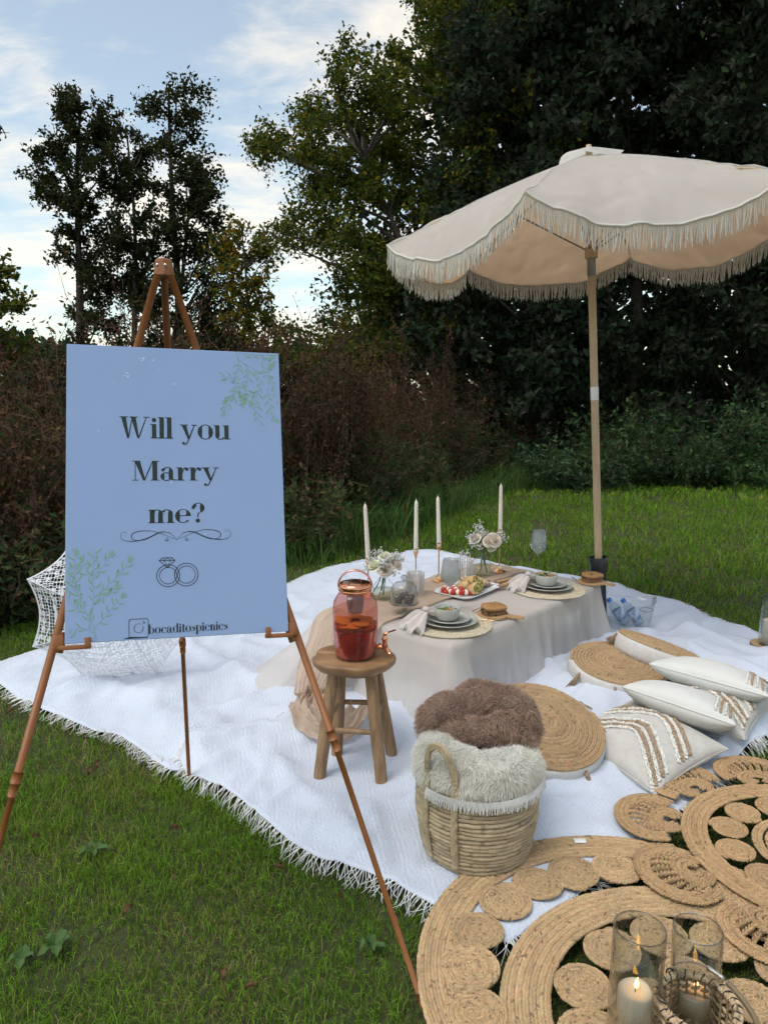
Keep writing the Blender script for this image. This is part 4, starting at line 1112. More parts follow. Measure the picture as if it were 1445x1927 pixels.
def braid(mb, path, w, th=None, col=JUTE, pitch=.44, a=.60, jit=.22, dark=.02, up=None):
    p = np.asarray(path, float); d = np.r_[0, np.cumsum(np.linalg.norm(np.diff(p, axis=0), axis=1))]
    n = max(2, int(d[-1] / (w * pitch))); tpos = np.linspace(0, d[-1], n)
    q = np.stack([np.interp(tpos, d, p[:, k]) for k in range(3)], 1); t = norm(np.gradient(q, axis=0))
    U = np.tile(np.array([0, 0, 1.0]) if up is None else np.asarray(up, float), (n, 1)) if up is None or np.ndim(up) == 1 else up
    s = norm(np.cross(U, t)); U = np.cross(t, s); th = th or w * .26
    pos = []; mats = []; cols = []
    for sg_ in (-1, 1):
        aa = a + rng.normal(size=n) * .10
        ax = t * np.cos(aa)[:, None] - s * sg_ * np.sin(aa)[:, None]; ay = np.cross(U, ax)
        L = w * .54 * rng.uniform(.92, 1.1, n); Wd = w * .205 * rng.uniform(.88, 1.12, n)
        pos.append(q + s * sg_ * w * .22 + t * (w * pitch * .5 * (sg_ > 0)) + U * rng.normal(size=(n, 1)) * th * .12)
        mats.append(np.stack([ax * L[:, None], ay * Wd[:, None], U * th], 2))
        c = np.asarray(col) * rng.uniform(1 - jit * .55, 1 + jit * .55, (n, 1)) * (.84 + .32 * vnoise(np.arange(n) * .11, np.zeros(n) + sg_ * 3.3, int(rng.integers(1, 9999))))[:, None] * (1 + rng.normal(size=(n, 3)) * .03)
        dk = rng.random(n) < dark; c[dk] *= .55; cols.append(c)
    mb.lobes(np.vstack(pos), np.vstack(mats), np.vstack(cols), half=True)
def coil(mb, c, rad, w, F=None, th=None, col=JUTE, sq=1.0, dome=0.0, **kw):
    F = np.eye(3) if F is None else F; turns = rad / w; m = int(turns * 40) + 8
    t = np.linspace(.02, 1, m); r_ = t * (rad - w * .4); an = 2 * np.pi * turns * t + rng.uniform(0, 6)
    p = np.stack([r_ * np.cos(an), r_ * np.sin(an) * sq, dome * (1 - t ** 2)], 1) @ F.T + np.asarray(c)
    braid(mb, p, w * kw.pop('fill', 1.06), th, col, up=F[:, 2], **kw)
GRS = np.array([.58, .50, .36])
def place(cpx, far):
    c = P(*cpx, TZ); wh = 'far' if far else 'near'
    who = 'by the parasol pole' if far else 'nearest the drink jar'
    mbp = MB(); coil(mbp, c + [0, 0, .004], .20, .0155, th=.0048, col=GRS, jit=.16)
    mbp.lathe([(0, .001), (.194, .001), (.194, .004), (0, .004)], 40, c, col=GRS * .7)
    tag(build('placemat', mbp, M['seagrass'], origin=c), f'round woven seagrass placemat {who}', 'placemat', 'placemats')
    def dish(nm, lab, cat, r0, z0, h, foot):
        mb = MB(); mb.lathe([(0, .002), (foot, 0), (foot, .003), (r0 * .72, .006), (r0 * .95, h * .8), (r0, h), (r0 * .985, h + .0025), (r0 * .93, h * .9), (r0 * .7, .0095), (0, .008)], 56, c + [.0, .0, z0])
        return tag(build(nm, mb, M['glaze'], origin=c + [0, 0, z0]), lab, cat, 'stoneware')
    dish('dinner_plate', f'large grey stoneware dinner plate {who}', 'plate', .132, .010, .020, .075)
    dish('side_plate', f'small grey stoneware plate stacked {who}', 'plate', .100, .0215, .017, .060)
    bc = c + np.array([-.012, -.01, .032])
    bw = thing('bowl', f'grey stoneware bowl with salad {who}', 'bowl', bc, 'stoneware')
    mb = MB(); mb.lathe([(0, 0), (.040, 0), (.050, .006), (.058, .022), (.0605, .055), (.0595, .058), (.0575, .055), (.054, .024), (.044, .010), (0, .009)], 48, bc); build('wall', mb, M['glaze'], bw)
    mb = MB(); n = 90; a = rng.uniform(0, 6.28, n); r_ = .052 * np.sqrt(rng.random(n)); hz = rng.uniform(.036, .054, n) if far else rng.uniform(.030, .043, n)
    pos = bc + np.stack([r_ * np.cos(a), r_ * np.sin(a), hz], 1)
    A3 = norm(rng.normal(size=(n, 3))); B3 = norm(np.cross(A3, rng.normal(size=(n, 3)))); C3 = np.cross(A3, B3)
    mb.lobes(pos, np.stack([A3 * .012, B3 * .007, C3 * .004], 2), mixcol(n, [(.10, .20, .04), (.05, .12, .03), (.5, .36, .16), (.55, .12, .04), (.6, .55, .4)], (3, 3, 2, 1.2, 1)))
    build('salad', mb, M['food'], bw, kind='stuff')
    # napkin tied in the middle, hanging over the plate edge
    nc = c + (np.array([-.112, -.03, .050]) if not far else np.array([-.105, .02, .050]))
    mb = MB(); nu, nv = 46, 26; u, v = np.meshgrid(np.linspace(-1, 1, nu), np.linspace(-1, 1, nv), indexing='ij')
    wv = .014 + .062 * np.abs(u) ** .8
    d1 = norm(np.array([.70, .70, 0.])) if not far else norm(np.array([.8, .5, 0])); d2 = np.array([-d1[1], d1[0], 0])
    zz = .020 * np.cos(v * 7 + u * 2) * np.abs(u) ** .6 + .026 * (1 - np.abs(u)) - .050 * np.clip(-u - .25, 0, 1) * 1.1 - .010 * u
    Vn = nc + (u * .105 + .012 * np.sin(v * 3 + u))[..., None] * d1 + (v * wv)[..., None] * d2 + zz[..., None] * np.array([0, 0, 1])
    Vn[..., 2] = np.maximum(Vn[..., 2], TZ + .012)
    mb.grid(Vn.reshape(-1, 3), nu, nv)
    nk = tag(build('napkin', mb, M['napkin'], origin=nc), f'frayed blush napkin knotted beside the bowl {who}', 'napkin', 'napkins')
    fm = MB()
    for side in (0, nu - 1):
        for j in np.linspace(0, nv - 1.01, 60):
            p0 = Vn[side, int(j)] * (1 - j % 1) + Vn[side, int(j) + 1] * (j % 1); dd = d1 * (-1 if side == 0 else 1)
            fm.tube(np.array([p0, p0 + dd * .006 + [0, 0, -.004], p0 + dd * .009 + rng.normal(size=3) * .003 + [0, 0, -.014]]), .0008, 3, cap=False)
    build('frayed_edge', fm, M['thread'], nk, kind='stuff')
    kn = MB(); kn.ball(nc + [0, 0, .034], (.017, .014, .014), nu=6, nv=8); kn.lathe([(.0165, -.01), (.019, 0), (.0165, .01)], 14, nc + [0, 0, .030], frame(d1)); build('knot', kn, M['napkin'], nk)
    return c
near_c = place((845, 1176), False); far_c = place((1030, 1110), True)
def wineglass(b, h, r0, m, lab):
    t = thing('wine_glass', lab, 'wine glass', b, 'wine glasses')
    hs = h * .46
    mb = MB(); mb.lathe([(.004, hs), (.016, hs + .012), (r0 * .8, hs + .034), (r0, hs + .058), (r0 * .97, hs + .08), (r0 * .74, h), (r0 * .72, h + .001), (r0 * .95, hs + .08), (r0 * .975, hs + .058), (r0 * .78, hs + .036), (.014, hs + .015), (0, hs + .010)], 40, b); build('bowl', mb, m, t)
    mb = MB(); mb.lathe([(.0, .0), (.036, .0), (.036, .0015), (.012, .004), (.0042, .012), (.0036, hs * .6), (.0045, hs + .002)], 28, b); build('stem', mb, M['glass'], t)
wineglass(P(846, 1150, TZ), .262, .047, M['frosted'], 'frosted wine glass with misted bowl behind the near place setting')
wineglass(P(1011, 1081, TZ), .262, .049, glassmat('smoked', (.88, .92, .92), haze=.20, hazecol=(.80, .86, .87), edge=2.2), 'clear wine glass beside the far place setting')
# taper candles in slim holders
def taper(base, hh, ch, m, lean, lab):
    t = thing('candle_holder', lab[0], 'candle holder', base, 'slim gold candle holders')
    mb = MB(); mb.lathe([(0, 0), (.040, 0), (.0405, .003), (.034, .006), (.022, .013), (.009, .028), (.004, .042)], 6, base); build('foot', mb, M['gold'], t, sharp=25)
    mb = MB(); mb.lathe([(.0036, .035), (.0034, hh - .05), (.0036, hh - .045)], 10, base); build('stem', mb, M['gold'], t)
    mb = MB(); mb.lathe([(.004, hh - .052), (.008, hh - .049), (.006, hh - .042), (.013, hh - .025), (.015, hh - .02), (.011, hh - .012), (.017, hh), (.0135, hh), (.010, hh - .015)], 8, base); build('cup', mb, M['gold'], t, sharp=25)
    b2 = base + [0, 0, hh - .014]; c = thing('taper_candle', lab[1], 'candle', b2, 'twisted taper candles')
    ax = norm(np.array([lean, 0, 1.0])); F = frame(ax); n, m2 = 84, 20
    z = np.linspace(0, ch, n); an = np.linspace(0, 2 * np.pi, m2, endpoint=False)
    rad = np.interp(z / ch, [0, .93, .97, 1], [.0125, .0095, .007, .002])
    rr = rad[:, None] * (1 + .085 * np.cos(3 * an[None] - z[:, None] * 330))
    Vv = np.stack([rr * np.cos(an), rr * np.sin(an), np.repeat(z[:, None], m2, 1)], -1).reshape(-1, 3) @ F.T + b2
    mb = MB(); mb.grid(Vv, n, m2, cv=True); build('wax', mb, m, c)
    mb = MB(); tp = b2 + ax * ch; mb.tube(np.array([tp - ax * .004, tp + ax * .006, tp + ax * .009 + [-.004, 0, 0]]), .0012, 5); build('wick', mb, M['thread'], c)
def hgt(px, py, base): return Q(px, py, base[1])[2] - base[2]
for bx, cup, top, m, lean, lab in (
    ((693, 1122), (690, 1050), (684, 948), 'waxpink', -.05, ('gold candle holder behind the flower vase by the drink jar', 'pale pink twisted taper candle nearest the sign')),
    ((782, 1100), (782, 1032), (781, 941), 'wax', .0, ('gold candle holder behind the glass cake dome', 'cream twisted taper candle, left of the close middle pair')),
    ((825, 1093), (821, 1021), (817, 934), 'wax', -.035, ('gold candle holder behind the frosted wine glass', 'cream twisted taper candle, right of the close middle pair')),
    ((939, 1076), (943, 996), (941, 911), 'waxpink', -.01, ('gold candle holder at the end of the table near the parasol', 'pale pink twisted taper candle standing tallest by the bouquet'))):
    b = P(*bx, TZ + .014); hh = hgt(*cup, b); taper(b, hh, hgt(*top, b) - hh + .014, M[m], lean, lab)
# bouquets
M['stemgreen'] = mat('stemgreen', (.06, .14, .03), .6)
def rose(mb, c, r, d, pal):
    F = frame(norm(d))
    for ring, (nn, rr, hh, op) in enumerate(((3, .35, .95, .05), (4, .6, .9, .25), (5, .85, .8, .5), (6, 1.05, .62, .85))):
        for k in range(nn):
            a0 = 2 * np.pi * (k + ring * .37) / nn; sp_ = 2 * np.pi / nn * .78
            u, v = np.meshgrid(np.linspace(-1, 1, 6), np.linspace(0, 1, 5), indexing='ij')
            an = a0 + u * sp_ * (.5 + .5 * v); rad = r * rr * (.25 + .75 * v ** .6) * (1 + op * .35 * v ** 3)
            z = r * (-.75 + hh * 1.6 * v - op * .55 * v ** 4) * (1 - .10 * u * u)
            V = np.stack([rad * np.cos(an), rad * np.sin(an), z], -1).reshape(-1, 3) @ F.T + c
            cc = np.array(pal[0]) * (1 - v.ravel()[:, None]) + np.array(pal[1]) * v.ravel()[:, None]
            mb.grid(V, 6, 5, col=cc * rng.uniform(.92, 1.06))
def bouquet(base, h, nk, roses, gyp, lab, spread):
    t = thing('flower_vase', lab, 'vase', base, 'bouquets in glass vases')
    n = 48; an = np.linspace(0, 2 * np.pi, n, endpoint=False)
    prof = np.array([(0, .002), (.050, 0), (.056, .01), (.057, h * .38), (.052, h * .50), (.034, h * .66), (.021, h * .76), (.020, h * .86), (.024, h)])
    mb = MB(); rib = 1 + .028 * np.cos(an * 14)
    V = np.stack([prof[:, :1] * np.cos(an) * rib, prof[:, :1] * np.sin(an) * rib, np.repeat(prof[:, 1:], n, 1)], -1).reshape(-1, 3) + base
    mb.grid(V, len(prof), n, cv=True); build('vase_glass', mb, M['glass'], t)
    mb = MB(); mb.lathe([(0, .006), (.050, .006), (.053, .02), (.053, h * .36), (0, h * .36)], 32, base); build('water', mb, M['vasewater'], t)
    rm = MB(); sm = MB(); lf = []
    top = base + [0, 0, h]
    for (dx, dy, dz, r_, d, pal) in roses:
        r_ = r_ * .84; c = top + [dx, dy, dz]; rose(rm, c, r_, d, pal)
        sm.tube(curve(base + np.r_[rng.normal(size=2) * .02, .02], top + np.array([dx * .15, dy * .15, -.01]), 6, .02), .0028, 5, cap=False); sm.tube(curve(top + np.array([dx * .15, dy * .15, -.01]), c - norm(d) * r_ * .6, 5, .03), .0028, 5, cap=False)
        lf.append(c - np.array(norm(d)) * r_ * .9 + rng.normal(size=(4, 3)) * .010)
    ob = build('roses', rm, M['petal'], t, kind='stuff')
    gm_ = MB(); pos = []
    for (gx_, gy_, gz_, gr, gn) in gyp:
        c = top + [gx_, gy_, gz_]; q = c + rng.normal(size=(gn, 3)) * gr * np.array([.6, .6, .6]); pos.append(q)
        st = top + [gx_ * .15, gy_ * .15, 0]; mid_ = (st + c) / 2
        sm.tube(curve(st, c, 5, .03), .0012, 3, cap=False)
        for e in q[:: 3]: sm.tube(np.array([c * .7 + mid_ * .3, e]), .0006, 3, cap=False)
    pos = np.vstack(pos); s_ = rng.uniform(.0028, .0055, len(pos))
    gm_.lobes(pos, s_[:, None, None] * np.eye(3)[None], np.tile([.80, .80, .76], (len(pos), 1)) * rng.uniform(.9, 1.05, (len(pos), 1)))
    build('baby_breath', gm_, M['petal'], t, kind='stuff')
    build('stems', sm, M['stemgreen'], t)
    lf = np.vstack(lf); V, q, c = leafset(lf, np.full(len(lf), .035), mixcol(len(lf), [(.06, .13, .04)], (1,)), .3, .6); lm = MB(); lm.add(V, quads=q, col=c); build('leaves', lm, M['leaf'], t, smooth=False)
M['vasewater'] = glassmat('vasewater', (.93, .93, .86), haze=.12, hazecol=(.75, .72, .55), edge=.6)
CRM = ((.80, .82, .50), (.93, .92, .76)); PNK = ((.88, .82, .62), (.94, .82, .74))
bouquet(P(722, 1127, TZ + .012), .150, 3, [(-.05, -.03, .035, .036, (-.5, -.5, .8), CRM), (.005, -.055, .018, .036, (.0, -1, .5), PNK), (.065, -.02, .04, .034, (.6, -.4, .7), PNK), (.01, .0, .075, .036, (.1, -.2, 1), CRM), (.03, .05, .05, .034, (.2, .4, .8), CRM)],
        [(-.07, .0, .06, .022, 40), (.02, -.04, .065, .025, 60), (.065, -.01, .075, .022, 50), (-.03, .03, .085, .024, 50), (-.01, -.06, .05, .02, 40), (.05, -.05, .0, .02, 26), (.09, .02, .055, .02, 26), (-.085, -.03, .02, .02, 24)], 'ribbed glass vase of cream and blush roses beside the drink jar', 1)
bouquet(P(905, 1083, TZ + .012), .165, 3, [(-.045, -.03, .06, .034, (-.5, -.5, .8), PNK), (.065, -.04, .055, .042, (.3, -.8, .6), PNK), (.03, -.05, .045, .030, (0, -1, .5), PNK), (.06, -.03, .015, .036, (.4, -.5, -.1), CRM), (.0, .03, .075, .034, (.0, .2, 1), CRM)],
        [(-.02, .0, .125, .026, 56), (-.065, -.02, .07, .024, 50), (-.05, -.05, .03, .022, 46), (.01, -.02, .085, .02, 40), (.10, .0, .07, .022, 40), (.125, .02, .05, .024, 36), (-.11, .0, -.035, .016, 30), (-.085, -.02, -.03, .014, 24), (-.02, -.05, .015, .02, 30)], 'ribbed glass vase of blush roses and gypsophila behind the food platter', 1)
# beaded tumblers
M['crystal'] = mat('crystal', (.80, .76, .72), .08, metal=.55, alpha=.75)
for px, py, r0, h, lab in ((781, 1118, .044, .115, 'beaded crystal votive glass beside the glass cake dome'), (873, 1092, .048, .120, 'beaded crystal votive glass in front of the far bouquet')):
    b = P(px, py, TZ + .012); t = thing('beaded_votive', lab, 'candle glass', b, 'beaded votive glasses')
    mb = MB(); mb.lathe([(0, .004), (r0 - .006, .004), (r0 - .006, h - .004), (r0 - .009, h - .004), (r0 - .009, .008), (0, .008)], 32, b); build('cup', mb, M['glass'], t)
    n = 22; a = np.arange(n) * 2 * np.pi / n; zz = np.linspace(.006, h, 13)
    A_, Z_ = np.meshgrid(a, zz, indexing='ij'); pos = b + np.stack([r0 * np.cos(A_), r0 * np.sin(A_), Z_], -1).reshape(-1, 3)
    mb = MB(); mb.lobes(pos, np.tile(np.diag([.0052, .0052, .0050]), (len(pos), 1, 1))); build('beads', mb, M['crystal'], t, kind='stuff')
# cake dome
b = P(760, 1158, TZ); dm = thing('cake_dome', 'footed glass stand with domed lid over small cakes', 'cake stand', b)
mb = MB(); mb.lathe([(0, 0), (.045, 0), (.045, .004), (.014, .012), (.009, .022), (.014, .032), (.009, .042), (.016, .052), (.068, .060), (.072, .066), (.069, .066), (0, .060)], 40, b); build('stand', mb, glassmat('thickglass', (.84, .86, .85), haze=.06, edge=1.6), dm)
mb = MB(); mb.lathe([(.064, .064), (.064, .115), (.060, .142), (.045, .160), (.020, .168), (0, .170)], 40, b); lid = build('dome', mb, glassmat('domeglass', (.86, .87, .86), haze=.14, hazecol=(.7, .7, .68), edge=1.5), dm)
mb = MB(); mb.lathe([(.006, .168), (.008, .174), (.015, .180), (.017, .190), (.012, .199), (0, .201)], 20, b); build('knob', mb, glassmat('knobglass', (.75, .76, .75), haze=.15, edge=2.2), lid)
for k_, (dx, dy) in enumerate(((-.028, -.02), (.022, -.03), (.03, .022), (-.02, .028), (0, -.002))):
    mb = MB(); c = b + [dx, dy, .083 + (.018 if k_ == 4 else 0)]
    mb.box(c, (.036, .032, .034), rotm(.1 * k_, 0, k_), .006, col=(.060, .026, .016))
    n = 12; mb.lobes(c + np.c_[rng.uniform(-.014, .014, (n, 2)), np.full(n, .018)], np.tile(np.eye(3) * .0045, (n, 1, 1)), mixcol(n, [(.55, .40, .36), (.28, .25, .06), (.6, .56, .5), (.03, .015, .012)], (1, 1, 1, 2)))
    tag(build('brownie', mb, M['food'], origin=c), 'small chocolate cake under the glass dome, ' + ('front left', 'front right', 'back right', 'back left', 'topmost in the middle')[k_], 'cake', 'cakes under the dome')
# platter with finger food
pc = P(880, 1112, TZ + .004); e1 = norm(P(958, 1103, TZ) - P(876, 1136, TZ)); e2 = np.array([-e1[1], e1[0], 0]); PRt = np.stack([e1, e2, [0, 0, 1]], 1)
th = np.linspace(0, 2 * np.pi, 120, endpoint=False)
def plat(a, b_, z, sc=0.0):
    r_ = (np.abs(np.cos(th)) ** 6 + np.abs(np.sin(th)) ** 6) ** (-1 / 6); k_ = 1 + sc * np.cos(th * 20)
    return np.stack([a * r_ * np.cos(th) * k_, b_ * r_ * np.sin(th) * k_, np.full(120, z)], 1) @ PRt.T + pc
mb = MB(); rows = [plat(.001, .001, .002), plat(.14, .085, .002), plat(.155, .098, .005), plat(.178, .120, .018, .012), plat(.180, .122, .0165, .012), plat(.156, .1, -.0005), plat(.14, .085, -.003), plat(.001, .001, -.003)]
mb.grid(np.vstack(rows), len(rows), 120, cv=True); tag(build('platter', mb, M['porcelain'], origin=pc), 'white scalloped platter of finger food in the middle of the table', 'platter')
def PL(a, b_, z=.0): return pc + e1 * a + e2 * b_ + np.array([0, 0, z + .003])
for i, (a, b_) in enumerate(((-.135, .02), (-.115, -.015), (-.09, -.045), (-.085, .02), (-.10, .055), (-.06, .05))):
    p0 = PL(a, b_, .017); t = thing('tomato_skewer', f'tomato and mozzarella skewer on the platter, {ORD[[0, 1, 3, 4, 2, 5][i]]} from its left tip', 'skewer', p0 - [0, 0, .017], 'tomato and mozzarella skewers')
    d = norm(e1 * .6 + e2 * rng.uniform(-.8, -.3)); 
    for k_, (nm, col) in enumerate((('tomato', (.42, .022, .012)), ('mozzarella', (.74, .70, .58)), ('tomato', (.42, .022, .012)))):
        mb = MB(); mb.ball(p0 + d * (k_ - 1) * .029, (.0155, .0155, .0165), nu=8, nv=12, col=col); build(nm, mb, M['foodsmooth'] if 'foodsmooth' in M else M.setdefault('foodsmooth', mat('foodsmooth', (1, 1, 1), .25, attr=True, sss=.1)), t)
    mb = MB(); mb.tube(np.array([p0 - d * .055, p0 + d * .05]), .0012, 5, col=(.5, .36, .2)); build('stick', mb, M['food'], t)
for i, (a, b_, z, dd) in enumerate(((-.055, -.072, .03, -.9), (-.015, -.055, .03, -.75), (.0, -.02, .055, -.6), (-.03, .0, .03, -.4), (.035, -.03, .03, -.6))):
    c = PL(a, b_, z); ax = norm(e2 * -1 + e1 * (dd + .6) + np.array([0, 0, .35])); F = frame(ax); t = thing('wrap_roll', 'cut tortilla wrap roll ' + ('nearest the platter front corner', 'second along the platter front edge', 'stacked on top of the other rolls', 'at the back beside the tomatoes', 'beside the bread wedges')[i], 'wrap', c - [0, 0, .025], 'wrap rolls')
    mb = MB(); mb.lathe([(.024, .03), (.027, .027), (.028, -.03), (0, -.032)], 20, c, F, col=(.62, .42, .20)); build('tortilla', mb, M['food'], t)
    mb = MB(); n = 60; rr = .023 * np.sqrt(rng.random(n)); a2 = rng.uniform(0, 6.28, n)
    pos = c + np.stack([rr * np.cos(a2), rr * np.sin(a2), np.full(n, .030)], 1) @ F.T
    mb.lobes(pos, np.tile(np.eye(3) * .0052, (n, 1, 1)), mixcol(n, [(.12, .20, .03), (.60, .30, .03), (.65, .58, .32), (.26, .30, .06)], (3, 2, 2, 2))); build('filling', mb, M['food'], t, kind='stuff')
for i, (a, b_, rz) in enumerate(((.05, .01, .3), (.075, -.02, .5), (.03, .035, .1), (.115, -.01, .9))):
    c = PL(a, b_, .03); F = PRt @ rotm(.5, 0, rz); t = thing('bread_wedge', 'triangular filled bread wedge on the platter, ' + ('second from the rolls', 'third from the rolls', 'nearest the rolls', 'darkest, at the right end')[i], 'sandwich', c - [0, 0, .03], 'bread wedges')
    tri = np.array([(-.035, -.03), (.035, -.03), (0, .035)])
    for nm, z0, z1, s_, col in (('bread_slice', -.016, -.004, 1, (.55, .40, .24)), ('filling', -.004, .004, 1.07, (.25, .10, .14) if i == 3 else (.18, .24, .07)), ('bread_slice', .004, .016, 1, (.60, .46, .30))):
        mb = MB(); mb.prism(tri * s_, z0, z1, F, c, col=col); build(nm, mb, M['food'], t, smooth=False)
mb = MB(); n = 150; pos = np.array([PL(rng.uniform(.06, .16), rng.uniform(-.05, .06), rng.uniform(.006, .035)) for _ in range(n)])
mb.lobes(pos, np.tile(np.diag([.009, .008, .0045]), (n, 1, 1)), mixcol(n, [(.62, .58, .46), (.10, .16, .05), (.25, .06, .10), (.5, .32, .2)], (3, 2, 1, 1)))
sl = build('crumbled_salad', mb, M['food'], origin=PL(.1, 0), kind='stuff'); sl['label'] = 'crumbled cheese and herbs on the platter'
# wooden handled servers at the platter end
for k_, (p0, p1) in enumerate((((930, 1097), (956, 1091)), ((938, 1104), (963, 1096)))):
    a, b2 = P(*p0, TZ + .022), P(*p1, TZ + .024); t = thing('cheese_knife', ('wood handled cheese knife behind the platter end' if k_ == 0 else 'wood handled cheese knife touching the platter end'), 'knife', a * [1, 1, 0] + [0, 0, TZ], 'cheese knives')
    d = norm(b2 - a); mb = MB(); mb.tube(resample([a, a + d * .02, b2, b2 + d * .02], 6), [.009, .012, .012, .0115, .012, .008], 10); build('handle', mb, M['boardwood'], t)
    mb = MB(); mb.tube(np.array([a, a - d * .1 - [0, 0, .012]]), [.004, .010], 6, flat=.2); build('blade', mb, M['steel'], t)
# sandwiches on little boards
def sandwich(cpx, hpx, ang, lab, lab2):
    c = P(*cpx, TZ + .003); h_ = P(*hpx, TZ + .003); d = norm(h_ - c); nn = np.array([-d[1], d[0], 0]); F = np.stack([d, nn, [0, 0, 1]], 1); L = np.linalg.norm(h_ - c)
    a = np.linspace(R(14), R(346), 44); out = [(.075 * math.cos(x), .075 * math.sin(x)) for x in a]
    w = .0155; neck = [(L - .02, -w), (L - .006, -w * .9), (L, 0), (L - .006, w * .9), (L - .02, w)]
    mb = MB(); mb.prism(np.array(out + neck), 0, .010, F, c)
    tag(build('serving_board', mb, M['boardwood'], origin=c, sharp=40), lab2, 'board', 'small serving boards')
    s = thing('sandwich', lab, 'sandwich', c + [0, 0, .010], 'toasted sandwiches'); F2 = rotm(0, 0, ang)
    o_ = np.array([(-.058, -.03), (-.05, -.043), (.0, -.048), (.05, -.04), (.062, -.02), (.058, .02), (.045, .04), (0, .045), (-.045, .04), (-.06, .015)])
    o_ = resample(np.vstack([o_, o_[:1]]), 29)[:-1]
    def slab(nm, z0, z1, k_, col, tl):
        mb = MB(); m = F2 @ rotm(tl, tl * .5, 0); rows = []
        for z, q in ((z0, .02), (z0, .92), (z0 + .002, 1), (z1 - .002, 1), (z1, .93), (z1 + .0015, .02)): rows.append(np.c_[o_ * k_ * q, np.full(28, z)])
        V = np.vstack(rows) @ m.T + c; cc = np.where(np.abs(np.linalg.norm(np.vstack(rows)[:, :2], axis=1)) > .04, 1.0, .9)[:, None] * np.array(col)
        mb.grid(V, 6, 28, cv=True, col=cc); build(nm, mb, M['food'], s)
    slab('bread_slice', .011, .025, .95, (.30, .15, .07), 0); slab('filling', .025, .033, .97, (.22, .11, .07), .02); slab('bread_slice', .036, .052, 1.0, (.42, .23, .09), .07)
    n = 26; a2 = rng.uniform(0, 6.28, n); pos = c + np.stack([.052 * np.cos(a2), .04 * np.sin(a2), rng.uniform(.022, .034, n)], 1) @ F2.T
    V, q, cl_ = leafset(pos, rng.uniform(.018, .034, n), mixcol(n, [(.05, .14, .05), (.10, .20, .06), (.03, .09, .04)], (2, 1, 2)), .8, .7); mb = MB(); mb.add(V, quads=q, col=cl_); build('salad_leaves', mb, M['leaf'], s, smooth=False, kind='stuff')
sandwich((927, 1158), (986, 1165), R(20), 'toasted sandwich with green leaves on the near board', 'small round wooden board with handle by the near setting')
sandwich((1112, 1096), (1157, 1103), R(25), 'toasted sandwich on the board at the table corner', 'small round wooden board overhanging the far table corner')
# cutlery
for k_, (a, b2, lab) in enumerate((((884, 1164), (934, 1168), 'gold knife lying next to the near plates'), ((888, 1150), (918, 1138), 'gold fork lying behind the near sandwich board'), ((898, 1152), (926, 1141), 'gold knife lying behind the near sandwich board'), ((1085, 1092), (1075, 1086), 'small gold fork beside the far plates'))):
    a, b2 = P(*a, TZ + .012), P(*b2, TZ + .012); mb = MB(); mb.tube(resample([a, b2], 6), [.003, .0042, .0036, .003, .0055, .003], 6, flat=.45); tag(build('cutlery', mb, M['gold'], origin=a), lab, 'cutlery')

# ================================================================== stool with drink dispenser
M['stoolwood'] = mat('stoolwood', (.17, .095, .045), .6, c2=(.37, .23, .12), nscale=10, stretch=(5, 5, .35), bump=.5, bscale=26, ndet=6)
M['seatwood'] = mat('seatwood', (.36, .20, .095), .45, c2=(.19, .10, .045), nscale=9, ndet=7, stretch=(1, 2.2, 1), bump=.35, bscale=22)
SC = np.array([-.112, 2.665, .455])
stl = thing('stool', 'rustic wooden stool with a live edge seat under the drink jar', 'stool', SC * [1, 1, 0] + [0, 0, .03])
an = np.linspace(0, 2 * np.pi, 96, endpoint=False)
rad = .150 * (1 + .035 * np.cos(2 * an + .4) + .03 * np.cos(3 * an + 2) + .02 * np.cos(5 * an) + .010 * np.cos(9 * an + 1)) 
rad = rad * (1 - .26 * np.exp(-((an - 3.02) / .085) ** 2)) * (1 - .05 * np.exp(-((an - 5.4) / .2) ** 2))
rows = []
for z, k_ in ((-.030, .02), (-.034, .80), (-.030, .93), (-.018, .985), (-.004, 1.0), (.003, .985), (.006, .95), (.0065, .02)):
    jit = 1 + .02 * (fbm(np.cos(an) * 4 + 9, np.sin(an) * 4 + z * 60, 90, 3) - .5) * (k_ > .5); rows.append(np.stack([rad * k_ * jit * np.cos(an), rad * k_ * jit * np.sin(an), np.full(96, z) + (.004 * np.cos(an * 2) if z < -.02 else 0)], 1))
mb = MB(); mb.grid(np.vstack(rows) + SC, len(rows), 96, cv=True); build('seat', mb, M['seatwood'], stl)
feet = [P(600, 1470, .03), P(634, 1424, .035), P(718, 1480, .03), P(738, 1424, .035)]
tops = [SC + [-.07, -.075, -.03], SC + [-.055, .075, -.03], SC + [.062, -.08, -.03], SC + [.075, .06, -.03]]
for f_, t_ in zip(feet, tops):
    mb = MB(); p = curve(t_, f_, 8, .004); mb.tube(p, np.array([.022, .0225, .023, .0225, .023, .0225, .022, .0215]) * rng.uniform(.96, 1.05), 12); build('leg', mb, M['stoolwood'], stl)
def onleg(i, z): t = (tops[i][2] - z) / (tops[i][2] - feet[i][2]); return tops[i] + (feet[i] - tops[i]) * t
for (i, j, z) in ((0, 2, .215), (1, 3, .250), (0, 1, .250), (2, 3, .255)):
    mb = MB(); mb.tube(resample([onleg(i, z), onleg(j, z)], 4), .0105, 10); build('stretcher', mb, M['stoolwood'], stl)
DB = np.array([SC[0] + .006, SC[1] - .012, SC[2] + .008])
ds = thing('drink_dispenser', 'pink glass drink dispenser of red sangria on the stool', 'drink dispenser', DB)
pinkglass = glassmat('pinkglass', (.88, .60, .57), haze=.07, hazecol=(.80, .50, .47), edge=1.3)
mb = MB(); mb.lathe([(0, .003), (.066, 0), (.074, .006), (.080, .03), (.0835, .10), (.0835, .185), (.079, .212), (.064, .238), (.054, .248), (.054, .268)], 56, DB); build('jar', mb, pinkglass, ds)
